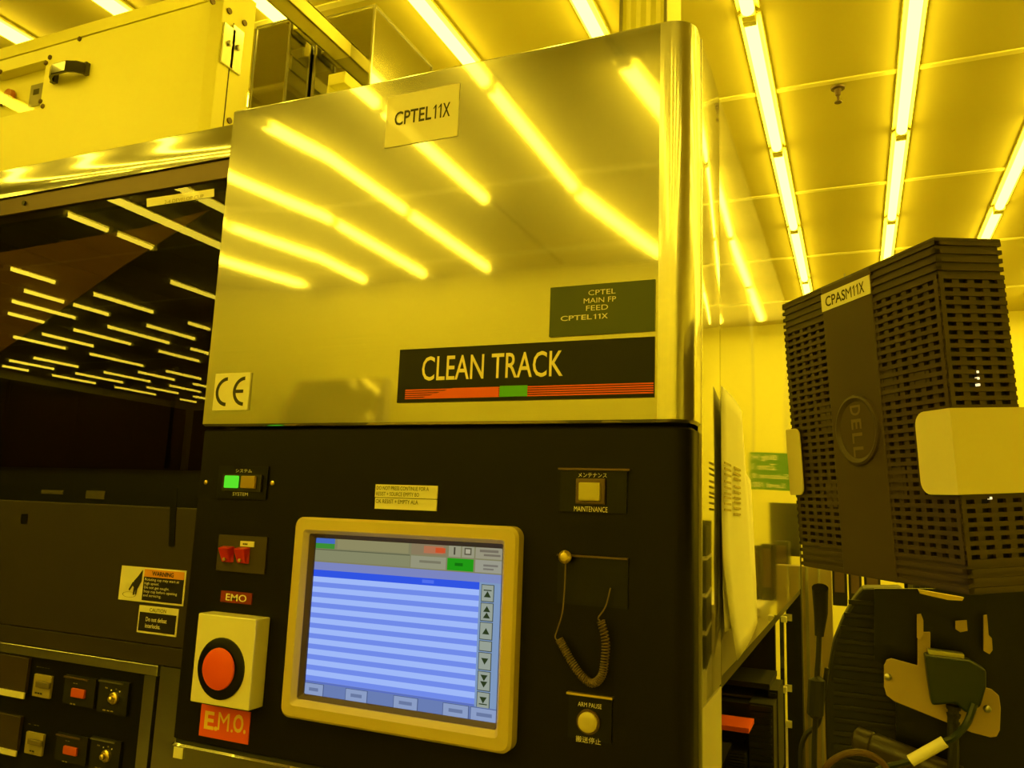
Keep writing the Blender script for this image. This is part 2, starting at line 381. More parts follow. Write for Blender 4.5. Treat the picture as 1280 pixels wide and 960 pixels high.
# side sheets, polished, slightly buckled
def sheet_x(y0, y1, z0, z1, fx, ny=40, nz=24):
    mb = MB(); vs = []; fs = []
    for j in range(nz + 1):
        for i in range(ny + 1):
            y = y0 + (y1 - y0) * i / ny; z = z0 + (z1 - z0) * j / nz; vs.append((XS + fx(y, z), y, z))
    fs = [(j * (ny + 1) + i, j * (ny + 1) + i + 1, (j + 1) * (ny + 1) + i + 1, (j + 1) * (ny + 1) + i) for j in range(nz) for i in range(ny)]
    n = len(vs); vs += [(v[0] - .003, v[1], v[2]) for v in vs]; fs += [tuple(k + n for k in f[::-1]) for f in fs]
    W = ny + 1
    for i in range(ny): fs += [(i + 1, i, i + n, i + 1 + n), (nz * W + i, nz * W + i + 1, nz * W + i + 1 + n, nz * W + i + n)]
    for j in range(nz): fs += [(j * W, (j + 1) * W, (j + 1) * W + n, j * W + n), ((j + 1) * W + ny, j * W + ny, j * W + ny + n, (j + 1) * W + ny + n)]
    return mb.add(vs, fs)
def buckle1(y, z): return -.0006 + .0012 * math.sin((y - .06) / .185 * math.pi)
def buckle2(y, z):
    e = max(0, .16 - (y - .249)); return -.03 * e * e + .0016 * math.sin((y - .25) * 3.1) * math.exp(-((z - 1.85) / .25) ** 2)
sheet_x(.064, .245, 1.245, ZT - .002, buckle1, 24, 30).build('corner_side_sheet', STEEL_SIDE, tower, smooth=True)
sheet_x(.064, .245, .02, 1.241, lambda y, z: 0, 4, 4).build('lower_side_sheet', CREAM2, tower, label='cream painted strip low on the side')
sheet_x(.249, 2.2, 1.256, ZT - .004, buckle2, 60, 30).build('side_panel', STEEL_SIDE, tower, smooth=True)
box('side_trim', STEEL_BRIGHT, tower, (XS - .004, .060, 1.1), (XS + .0015, .066, ZT - .003))
box('top_lid', STEEL, tower, (XL + .02, .02, ZT - .02), (XS - .01, 2.19, ZT - .006))
# bay below the side panel
box('bay_frame', BLACKP, tower, (XS - .02, .249, 1.236), (XS - .002, 2.2, 1.254))
YBAY = 1.0
def by(name, m, p0, p1, y=YBAY, d=.2, **k):
    a, b = Y(*p0, y), Y(*p1, y); return box(name, m, tower, (a.x, y, a.z), (b.x, y + d, b.z), **k)
box('bay_back', DARKP, tower, (-.75, 1.26, .02), (XS - .01, 1.28, 1.250))
box('bay_floor', BLACKP, tower, (-.75, .25, .02), (XS - .01, 1.26, .5))
by('bay_tray', RUB, (880, 846), (962, 862)); by('bay_tray', mat('brown_tray', (.10, .07, .03), .4), (880, 866), (952, 872), d=.1); by('bay_tray', RUB, (880, 873), (955, 886), y=.95)
by('tray_label', mat('red_strip', (.95, .14, .03), .4), (880, 903), (936, 917), y=.80, d=.1, label='red label strip')
by('bay_tray', RUB, (880, 919), (932, 930), y=.97)
for (p0, p1, y_) in (((936, 878), (968, 975), .92), ((906, 936), (934, 985), .90), ((960, 862), (974, 975), 1.0)):
    a, b = Y(*p0, y_), Y(*p1, y_); mb = MB().box((a.x, y_, a.z), (b.x, y_ + .15, b.z)); n = 12
    for i in range(n):
        z = a.z + (b.z - a.z) * (i + .5) / n; mb.box((a.x + .004, y_ - .006, z - .0025), (b.x - .004, y_ + .002, z + .0025))
    mb.build('ribbed_tray', RUB, tower)
a, b = Y(975, 770, 1.25), Y(980, 770, 1.25)
box('bay_post', STEEL, tower, (a.x, 1.235, .02), (b.x, 1.26, 1.250))
for py in (774, 862):
    p = Y(980, py, 1.23); box('post_clip', PALE, tower, (p.x - .008, 1.222, p.z - .008), (p.x + .008, 1.235, p.z + .008), bevel=.002)

# items on the hood -------------------------------------------------
def lab_box(name, m, p0, p1, y=0.0, t=.0015, parent=None, **k): return plate(name, m, parent or tower, p0, p1, y, t, **k)
pl = lab_box('name_label', PALE, (487, 120), (571.5, 165), .0, .0015)
a = Vector((-.740, 0, 2.119)); 
tl, br = Y(486, 124, 0), Y(571, 163, 0)
bpy.data.objects.remove(pl)
za, zb = Y(486, 124).z, Y(571, 163).z
def zx(name, m, x0, x1, z0, z1, y, t, parent=tower, **k): return box(name, m, parent, (x0, y - t, z0), (x1, y, z1), **k)
pl = zx('name_label', PALE, -.740, -.597, 2.117 + .003, 2.213 + .003, .0005, .002)
code_text('CPTEL11X', (-.722, -.0015, 2.158), (.111, 0, 0), (0, 0, .026), INK, pl)
pl = zx('mark_label', PALE, -1.069, -.988, 1.662, 1.730, .0, .0048)
def arcband(cx, cz, r, wd, a0, a1, n=14, y=0):
    vs = []; 
    for k in range(n + 1):
        a_ = math.radians(a0 + (a1 - a0) * k / n)
        for rr in (r - wd / 2, r + wd / 2): vs.append((cx + rr * math.cos(a_), y, cz + rr * math.sin(a_)))
    return vs, [(2 * k, 2 * k + 1, 2 * k + 3, 2 * k + 2) for k in range(n)]
mb = MB()
for cx in (-1.038, -.998): mb.add(*arcband(cx, 1.696, .0235, .0065, 92, 268, y=-.0051))
mb.box((-1.019, -.0053, 1.693), (-1.001, -.0049, 1.699)).build('mark', INK, pl)
# brand strip
bs = zx('name_strip', BLACKP, -.681, -.258, 1.669, 1.757, .001, .0045)
text('lettering', 'CLEAN TRACK', (-.637, -.0035, 1.7035), (.241, 0, 0), (0, 0, .040), mat('cream_letter', (.95, .85, .45), .4), bs, bold=.008)
mb = MB()
for k in range(5): mb.box((-.666, -.0040, 1.6745 + k * .0034), (-.259, -.0035, 1.6745 + k * .0034 + .0020))
mb.add([(-.64, -.0043, 1.6745), (-.50, -.0043, 1.6745), (-.50, -.0043, 1.6905), (-.58, -.0043, 1.6905)], [(0, 1, 2, 3)])
mb.build('stripes', REDL, bs, label='red orange speed stripes')
zx('green_reflection', mat('green_reflection_paint', (.08, .5, .03), .4), -.498, -.452, 1.6745, 1.6915, -.0037, .0010, parent=bs)  # smeared green reflection painted over the stripes
ol = zx('dark_name_label', OLIVE, -.420, -.258, 1.765, 1.842, .001, .0045)
for s, x0, wd, z in (('CPTEL', -.359, .042, 1.825), ('MAIN FP', -.366, .05, 1.813), ('FEED', -.362, .034, 1.8015), ('CPTEL11X', -.402, .075, 1.788)):
    (code_text if '1' in s else lambda *a, **k: text('lettering', *a, **k))(s, (x0, -.0035, z), (wd, 0, 0), (0, 0, .0078), WHITE, ol)
# ---------------------------------------------------------------- black panel fittings
YP = .003
def zp(name, m, p0, p1, t=.003, y=YP, parent=None, **k): return plate(name, m, parent or tower, p0, p1, y, t, **k)
# lamp pair
lp = zp('lamp_plate', BLACKP, (274, 582), (332, 625), .003)
zx('lamp_bezel', INK, -1.030, -.944, 1.519, 1.548, 0, .004, parent=lp)
zx('green_lamp', emat('green_lit', lin((90, 225, 40)), 1.0), -1.021, -.992, 1.524, 1.5455, -.004, .006, parent=lp, bevel=.0015, label='lit green lamp')
zx('pale_lamp', mat('amber_plastic', (.40, .28, .05), .3), -.984, -.953, 1.524, 1.5455, -.004, .006, parent=lp, bevel=.0015, label='unlit amber lamp')
text('lettering', 'システム', (-1.005, 0, 1.5515), (.036, 0, 0), (0, 0, .006), WHITE, lp)
text('lettering', 'SYSTEM', (-1.007, 0, 1.511), (.034, 0, 0), (0, 0, .006), WHITE, lp)
for p in ((258, 603), (341, 604)):
    q = Y(*p, YP); MB().lathe((q.x, YP, q.z), (0, -1, 0), [(0, .004), (.002, .004), (.003, .002)], 12).build('screw', GOLD, tower, smooth=True)
# breaker pair
bp_ = zp('breaker_plate', mat('dark_brown_plate', (.045, .032, .018), .5), (274, 668), (330, 718), .003)
for x0 in (-1.017, -.983):
    b1 = MB().add([(x0, 0, 1.424), (x0 + .026, 0, 1.424), (x0 + .026, 0, 1.396), (x0, 0, 1.396), (x0 + .002, -.016, 1.421), (x0 + .024, -.016, 1.421), (x0 + .021, -.006, 1.397), (x0 + .005, -.006, 1.397)],
                  [(0, 1, 2, 3), (7, 6, 5, 4), (0, 4, 5, 1), (1, 5, 6, 2), (2, 6, 7, 3), (3, 7, 4, 0)]).build('rocker', RED if 0 else mat('deep_red', (.55, .02, .015), .3), bp_, bevel=.0015)
    MB().lathe((x0 + .013, -.008, 1.402), (0, -1, 0), [(0, .003), (.003, .003)], 10).build('pin', GOLD, bp_)
tg = zp('breaker_tag', PALE, (300.5, 676), (317, 684), .002, y=0, parent=bp_)
printlines('lettering', bp_, (302, 678), (316, 683), -.0021, 1, chars=7)
em = zp('name_plate', REDD, (276.5, 738), (314, 756), .002)
ytext('lettering', 'EMO', (283, 741.5), (308, 753), .001, WHITE, em, bold=.01)
# emergency box
YE = -.032
xa, xb = (Y(247, 768, YE).x + Y(238, 878, YE).x) / 2, (Y(320, 772, YE).x + Y(311, 888, YE).x) / 2
zt, zb = (Y(247, 768, YE).z + Y(320, 772, YE).z) / 2, (Y(238, 878, YE).z + Y(311, 888, YE).z) / 2
eb = box('emergency_box', PALE, tower, (xa, YE, zb), (xb, YP, zt), bevel=.002, label='pale yellow box with a round emergency button')
q = Y(277, 832, YE); cx, cz = (Y(246, 830, YE).x + Y(309, 832, YE).x) / 2, (Y(277, 795, YE).z + Y(272, 876, YE).z) / 2
MB().lathe((cx, YE, cz), (0, -1, 0), [(0, .049), (.002, .049), (.003, .047), (.003, .02)], 40).build('collar', BLACKP, eb, smooth=True)
MB().lathe((cx, YE, cz), (0, -1, 0), [(.002, .015), (.004, .015), (.0045, .031), (.0060, .0335), (.0085, .0325), (.0110, .025), (.0122, .012), (.0124, .003)], 36).build('push_button', RED, eb, smooth=True, label='red mushroom push button')
rl = zp('emergency_label', REDL, (252, 880), (309.5, 931), .002)
for ch_, xa_, xb_, bo_ in (('E.', 257, 272, .03), ('M.', 274, 291, 0), ('O.', 293, 307, .03)):
    aa, bb = Y(xa_, 888 + (xa_ - 257) * .11, .001), Y(xb_, 914 + (xa_ - 257) * .11, .001)
    text('lettering', ch_, (aa.x, .001, bb.z), (bb.x - aa.x, 0, 0), (0, 0, aa.z - bb.z), mat('yellow_letter', (.9, .6, .08), .4), rl, bold=bo_)
# paper label above the screen
l2 = zx('instruction_label', PALE, -.714, -.600, 1.5165, 1.537, YP, .002)
l3 = zx('instruction_label', PALE, -.713, -.600, 1.498, 1.5155, YP, .0022)
text('lettering', 'DO NOT PRESS CONTINUE FOR A\nRESIST + SOURCE EMPTY BO', (-.711, .0008, 1.519), (.096, 0, 0), (0, 0, .0155), INK, l2, align='LEFT')
text('lettering', 'OK RESIST + EMPTY ALA', (-.711, .0006, 1.507), (.078, 0, 0), (0, 0, .0065), INK, l3, align='LEFT')
# maintenance button
mp_ = zp('button_plate', BLACKP, (701, 587), (783, 642), .003)
a, b = Y(699, 584, 0), Y(788, 588, 0); zx('plate_lip', BROWN, a.x, b.x, 1.5645, 1.5675, YP, .008, parent=mp_)
zx('button_bezel', BROWN, -.371, -.327, 1.516, 1.553, 0, .006, parent=mp_, bevel=.002)
zx('push_button', mat('yellow_button', (.55, .50, .13), .35), -.365, -.333, 1.521, 1.547, -.004, .007, parent=mp_, bevel=.002, label='square yellow push button')
text('lettering', 'メンテナンス', (-.369, 0, 1.5545), (.043, 0, 0), (0, 0, .0065), WHITE, mp_)
text('lettering', 'MAINTENANCE', (-.374, 0, 1.5055), (.050, 0, 0), (0, 0, .0075), WHITE, mp_)
# hook plate
hp = zx('hook_plate', BLACKP, -.397, -.293, 1.375, 1.441, YP, .002)
zx('plate_lip', BROWN, -.397, -.293, 1.4415, 1.4440, YP, .008, parent=hp)
q = Y(707, 696, -.01)
MB().lathe((q.x, YP, q.z), (0, -1, 0), [(0, .004), (.010, .004), (.011, .0085), (.017, .0095), (.021, .006), (.022, .002)], 18).build('hook_knob', GOLD, tower, smooth=True)
# coiled cord
def px_path(pts, y): return [Y(*p, y) for p in pts]
def smoothp(P, n=8):
    out = []; 
    for i in range(len(P) - 1):
        p0, p1, p2, p3 = P[max(i - 1, 0)], P[i], P[i + 1], P[min(i + 2, len(P) - 1)]
        for k in range(n):
            t = k / n; out.append(.5 * ((2 * p1) + (p2 - p0) * t + (2 * p0 - 5 * p1 + 4 * p2 - p3) * t * t + (3 * p1 - p0 - 3 * p2 + p3) * t ** 3))
    out.append(P[-1]); return out
cord = thing('coiled_cord', tuple(Y(707, 700, -.015)), 'thin coiled brown cord hanging from a brass knob on the black panel', 'cord')
CORD = mat('cord_brown', (.16, .11, .05), .4)
MB().tube(smoothp(px_path([(707, 700), (706, 730), (703, 765), (697, 786), (694, 797), (700, 802), (703, 797)], -.014)), .0011, 6).build('lead', CORD, cord, smooth=True)
MB().tube(smoothp(px_path([(763, 735), (757, 758), (748, 772), (750, 776)], -.010)), .0011, 6).build('lead', CORD, cord, smooth=True)
core = smoothp(px_path([(699, 799), (706, 812), (716, 830), (728, 846), (741, 854), (752, 845), (756, 825), (757, 800), (751, 776)], -.012), 24)
hel = []; turns = 52; N = turns * 10
for i in range(N + 1):
    f = i / N * (len(core) - 1); j = min(int(f), len(core) - 2); p = core[j].lerp(core[j + 1], f - j); t = (core[j + 1] - core[j]).normalized()
    u = Vector((0, 1, 0)); v = t.cross(u).normalized(); a_ = 2 * math.pi * i / 10
    hel.append(p + (u * math.cos(a_) + v * math.sin(a_)) * .0052)
MB().tube(hel, .0010, 5).build('coil', CORD, cord, smooth=True)
# arm pause button
ap = zp('pause_plate', BLACKP, (711, 868), (764, 930), .003)
zx('plate_lip', GOLD, -.377, -.311, 1.2545, 1.2575, YP, .008, parent=ap)
q = Y(736, 902, 0)
MB().lathe((q.x, 0, q.z), (0, -1, 0), [(0, .0165), (.004, .0165), (.004, .014)], 26).build('button_ring', BROWN, ap, smooth=True)
MB().lathe((q.x, 0, q.z), (0, -1, 0), [(0, .0140), (.007, .0135), (.009, .011), (.0095, .004)], 26).build('push_button', mat('pale_button', (.62, .55, .22), .35), ap, smooth=True, label='round pale push button')
text('lettering', 'ARM PAUSE', (q.x - .016, 0, q.z + .0185), (.034, 0, 0), (0, 0, .006), WHITE, ap)
text('lettering', '搬送停止', (q.x - .018, 0, q.z - .028), (.036, 0, 0), (0, 0, .008), WHITE, ap)
zx('square_label', PALE, -1.0825, -1.062, 1.066, 1.0835, 0.0, .0015)

# ---------------------------------------------------------------- touch screen
fx0, fx1, fz0, fz1 = -.853, -.452, 1.166, 1.480
def rrect(x0, x1, z0, z1, r, n=6):
    pts = []
    for cx, cz, a0 in ((x1 - r, z1 - r, 0), (x0 + r, z1 - r, 90), (x0 + r, z0 + r, 180), (x1 - r, z0 + r, 270)):
        for k in range(n + 1):
            a_ = math.radians(a0 + 90 * k / n); pts.append((cx + r * math.cos(a_), cz + r * math.sin(a_)))
    return pts
def ring(levels):
    """levels: (list of (x,z), y); consecutive rounded rectangles joined by faces"""
    mb = MB(); n = len(levels[0][0]); vs = []
    for pts, y in levels: vs += [(x, y, z) for x, z in pts]
    fs = [(j * n + i, j * n + (i + 1) % n, (j + 1) * n + (i + 1) % n, (j + 1) * n + i) for j in range(len(levels) - 1) for i in range(n)]
    return mb.add(vs, fs)
ts = ring([(rrect(fx0, fx1, fz0, fz1, .016), YP), (rrect(fx0, fx1, fz0, fz1, .016), -.016), (rrect(fx0 + .004, fx1 - .004, fz0 + .004, fz1 - .004, .014), -.020),
           (rrect(fx0 + .020, fx1 - .020, fz0 + .020, fz1 - .020, .006), -.021), (rrect(fx0 + .027, fx1 - .025, fz0 + .029, fz1 - .026, .003), -.014),
           (rrect(fx0 + .027, fx1 - .025, fz0 + .029, fz1 - .026, .003), .0)]).build('touch_screen', mat('mustard_bezel', (.62, .52, .20), .38), tower, smooth=True, label='touch screen in a thick mustard bezel')
ring([(rrect(fx0 + .0275, fx1 - .0255, fz0 + .0295, fz1 - .0265, .003), -.013), (rrect(fx0 + .034, fx1 - .030, fz0 + .036, fz1 - .033, .002), -.006),
      (rrect(fx0 + .034, fx1 - .030, fz0 + .036, fz1 - .033, .002), .002)]).build('inner_lip', mat('dark_bezel_lip', (.09, .06, .02), .4), ts, smooth=True)
dx0, dx1, dz0, dz1 = fx0 + .032, fx1 - .027, fz0 + .033, fz1 - .030
YD = -.003
scr = MB(); smats = []; skey = {}
def smat(c, s=1.0):
    k = tuple(c)
    if k not in skey: skey[k] = len(smats); smats.append(emat('screen_%d_%d_%d' % k, lin(c), s))
    return skey[k]
def sq(u0, v0, u1, v1, c, lift=1):
    scr.mi = smat(c); y = YD - .00015 * lift
    W = dx1 - dx0; H = dz1 - dz0
    scr.add([(dx0 + u0 * W, y, dz1 - v1 * H), (dx0 + u1 * W, y, dz1 - v1 * H), (dx0 + u1 * W, y, dz1 - v0 * H), (dx0 + u0 * W, y, dz1 - v0 * H)], [(0, 1, 2, 3)])
def tri(uc, vc, h, up, c):
    scr.mi = smat(c); y = YD - .0009; W = dx1 - dx0; H = dz1 - dz0; s_ = 1 if up else -1; wd = .017
    scr.add([(dx0 + (uc - wd) * W, y, dz1 - (vc + s_ * h) * H), (dx0 + (uc + wd) * W, y, dz1 - (vc + s_ * h) * H), (dx0 + uc * W, y, dz1 - (vc - s_ * h) * H)], [(0, 1, 2)])
sq(0, 0, 1, 1, (118, 140, 205), 0)
sq(0, 0, 1, .165, (128, 126, 92)); sq(0, .082, .53, .088, (92, 96, 70), 2); sq(0, .088, .53, .155, (132, 134, 100), 2)
sq(0, 0, .115, .045, (70, 105, 190), 2); sq(0, .045, .115, .078, (60, 140, 50), 2); sq(.13, .01, .52, .075, (140, 136, 96), 2)
sq(.535, .008, .715, .078, (135, 120, 90), 2); sq(.60, .022, .70, .066, (176, 112, 78), 3); sq(.66, .03, .71, .06, (200, 80, 40), 4)
sq(.727, .008, .787, .078, (150, 148, 122), 2); sq(.752, .02, .76, .065, (70, 66, 50), 3)
sq(.793, .008, .853, .078, (150, 148, 122), 2); sq(.805, .02, .84, .062, (90, 86, 66), 3); sq(.811, .028, .834, .054, (170, 166, 140), 4)
sq(.86, .008, 1, .078, (150, 146, 122), 2); sq(.88, .025, .97, .04, (115, 108, 92), 3); sq(.90, .05, .98, .062, (115, 108, 92), 3)
sq(.535, .086, .715, .158, (146, 146, 120), 2); sq(.58, .11, .69, .125, (120, 118, 96), 3)
sq(.722, .086, .852, .158, (34, 150, 20), 2); sq(.76, .112, .80, .13, (20, 110, 14), 3)
sq(.86, .086, 1, .158, (152, 152, 136), 2); sq(.90, .11, .97, .122, (118, 114, 104), 3); sq(.90, .132, .95, .142, (118, 114, 104), 3)
sq(0, .165, 1, .215, (122, 132, 190)); sq(0, .215, .885, .258, (48, 84, 226), 2); sq(.60, .225, .66, .245, (80, 110, 235), 3)
for k in range(10):
    v0 = .258 + k * .0645
    sq(0, v0, .885, v0 + .034, (158, 184, 248), 2); sq(0, v0 + .034, .885, v0 + .0645, (112, 138, 232), 2)
sq(.885, .165, 1, .93, (124, 150, 188), 1)
for v0, v1, kind_ in ((.225, .325, 't'), (.33, .435, 'uu'), (.44, .54, 'u'), (.545, .605, ''), (.61, .71, 'd'), (.715, .825, 'dd'), (.83, .93, 'b')):
    sq(.895, v0, .957, v1, (66, 76, 70), 2); sq(.898, v0 + .004, .953, v1 - .005, (148, 158, 146), 3); c_ = (v0 + v1) / 2; dkc = (44, 58, 30)
    if kind_ == 't': tri(.926, c_ + .005, .018, True, dkc); sq(.907, c_ - .02, .945, c_ - .014, dkc, 5)
    if kind_ == 'uu': tri(.926, c_ - .018, .017, True, dkc); tri(.926, c_ + .018, .017, True, dkc)
    if kind_ == 'u': tri(.926, c_, .018, True, dkc)
    if kind_ == 'd': tri(.926, c_, .018, False, dkc)
    if kind_ == 'dd': tri(.926, c_ - .018, .017, False, dkc); tri(.926, c_ + .018, .017, False, dkc)
    if kind_ == 'b': tri(.926, c_ - .005, .018, False, dkc); sq(.907, c_ + .014, .945, c_ + .02, dkc, 5)
sq(0, .905, .885, .915, (90, 110, 190), 3); sq(0, .915, 1, 1, (104, 124, 178), 3)
for u0, u1 in ((0, .112), (.232, .352), (.487, .613), (.735, .862), (.868, 1)):
    sq(u0, .918, u1, .996, (72, 88, 130), 4); sq(u0 + .003, .921, u1 - .004, .99, (138, 156, 196), 5); sq(u0 + .03, .945, u1 - .03, .965, (104, 120, 160), 6)
scr.build('display', smats, ts, label='lit blue list display')

# ---------------------------------------------------------------- process module left of the tower
YM = .12
mod = thing('process_module', (-2.1, .5, 0), 'long process module with polished steel fascia and dark glass door beside the tower', 'machine')
ML, MR = -3.3, -1.13
# wavy polished fascia
def profile_sheet(name, x0, x1, prof, m, parent, nx=60, wob=0.0):
    vs = []; P = len(prof)
    for i in range(nx + 1):
        x = x0 + (x1 - x0) * i / nx
        for z, y in prof: vs.append((x, y, z))
    fs = [(i * P + j, (i + 1) * P + j, (i + 1) * P + j + 1, i * P + j + 1) for i in range(nx) for j in range(P - 1)]
    return MB().add(vs, fs).build(name, m, parent, smooth=True)
fp = []
for k in range(25):
    t = k / 24; z = 2.230 + .074 * t; y = YM - .0006 * math.sin(t * 2 * math.pi) - .0016 * (1 - (2 * t - 1) ** 2)
    fp.append((z, y))
fp = [(2.230, YM + .03)] + fp + [(2.3045, YM + .03)]
profile_sheet('fascia', ML, MR, fp, STEEL_FASCIA, mod)
box('door_frame', BROWN, mod, (ML, YM + .006, 2.186), (MR, YM + .05, 2.229), bevel=.001)
q = Y(28, 253, YM); MB().lathe((q.x, YM + .006, q.z), (0, -1, 0), [(0, .006), (.004, .006)], 12).build('screw', INK, mod)
gd = box('glass_door', GLASS, mod, (ML, YM + .012, 1.560), (MR, YM + .016, 2.186), label='dark tinted glass door')
gl_ = ppoly('glass_label', PALE, gd, [(183.5, 248.5), (268, 236), (268, 246), (184, 259)], YM + .0115, -.001)
a, b = Y(190, 254, YM), Y(262, 240, YM)
text('lettering', '2-4 DEVELOP CUP', (Y(201, 252, YM).x, YM + .0104, Y(201, 253, YM).z), (Y(250, 245, YM).x - Y(201, 252, YM).x, 0, 0), (0, 0, .0085), mat('faded_ink', (.35, .28, .08), .5), gl_)
# interior behind the glass
box('inner_back', DARKP2, mod, (ML, YM + .28, 1.50), (MR, YM + .29, 2.30))
box('inner_left_panel', DARKP2, mod, (ML, YM + .09, 1.56), (-1.40, YM + .10, 1.735))
box('inner_right_panel', DARKP2, mod, (-1.385, YM + .09, 1.56), (MR, YM + .10, 1.735))
ppoly('slanted_sheet', mat('inner_sheet_brown', (.20, .15, .07), .6, spec=.25), mod, [(-80, 330), (175, 285), (262, 262), (150, 335), (0, 440), (-80, 490)], YM + .03, .003)  # lighter brown slanted sheet behind the glass
box('inner_roof', DARKP2, mod, (ML, YM + .05, 2.30), (MR, .41, 2.303))
box('recess', BLACKP, mod, (ML, YM + .04, 1.484), (MR, YM + .05, 1.565))
for p0, p1 in (((52, 612), (78, 618)), ((108, 613), (130, 624))): plate('small_label', mat('dim_label', (.06, .05, .03), .5), mod, p0, p1, YM + .04, .001)
lc = box('lower_panel', DARKP, mod, (ML, YM + .004, 1.215), (MR, YM + .03, 1.484), bevel=.002, label='dark brown lower cover')
ppoly('latch_slot', BLACKP, lc, [(214, 610), (222, 610), (218, 683), (211, 683)], YM + .0035, -.001)
ppoly('latch', BLACKP, lc, [(27, 642), (35, 642), (34, 655), (26, 655)], YM + .0035, -.001, bevel=.002)
box('lower_strip', DARKP, mod, (ML, YM + .003, 1.179), (MR, YM + .03, 1.2135), bevel=.001)
# warning labels
wl = box('warning_label', PALE, lc, (-1.394, YM + .0025, 1.294), (-1.218, YM + .004, 1.362))
WX = -1.394
def wl_box(n_, m_, x0, x1, z0, z1, par): return box(n_, m_, par, (x0, YM + .0013, z0), (x1, YM + .0025, z1))
wl_box('warning_header', mat('orange_print', (.80, .34, .03), .5), WX + .066, -1.222, 1.344, 1.359, wl)
wl_box('warning_text_field', DARKP2, WX + .066, -1.222, 1.298, 1.344, wl)
text('lettering', 'WARNING', (WX + .088, YM + .001, 1.347), (.058, 0, 0), (0, 0, .009), INK, wl, bold=.02)
text('lettering', 'Rotating cup may start at\nhigh speed.\nDo not get caught.\nStop cup before opening\nand servicing.', (WX + .070, YM + .001, 1.304), (.092, 0, 0), (0, 0, .038), WHITE, wl, align='LEFT')
hand = MB()
for poly in ([(.060, .062), (.0595, .040), (.052, .026), (.046, .022), (.038, .030), (.040, .040), (.050, .050)], [(.046, .024), (.043, .012), (.040, .012), (.041, .026)],
             [(.051, .027), (.049, .013), (.046, .014), (.047, .027)], [(.040, .034), (.030, .020), (.027, .022), (.037, .038)]):
    hand.prism([(WX + u, YM + .0022, 1.294 + v) for u, v in poly], (0, -.0009, 0))
vs, fs = arcband(WX + .030, 1.306, .018, .0012, 0, 360, 24, YM + .0015)
hand.add([(v[0], v[1], 1.306 + (v[2] - 1.306) * .3) for v in vs], fs)
hand.build('hand_pictogram', INK, wl)
wl2 = box('caution_label', PALE, lc, (-1.333, YM + .0025, 1.235), (-1.228, YM + .004, 1.288))
box('caution_text_field', DARKP2, wl2, (-1.329, YM + .0013, 1.239), (-1.232, YM + .0025, 1.275))
text('lettering', 'CAUTION', (-1.302, YM + .001, 1.2775), (.044, 0, 0), (0, 0, .007), INK, wl2)
text('lettering', 'Do not defeat\ninterlocks.', (-1.310, YM + .001, 1.246), (.056, 0, 0), (0, 0, .021), WHITE, wl2, align='LEFT', bold=.015)
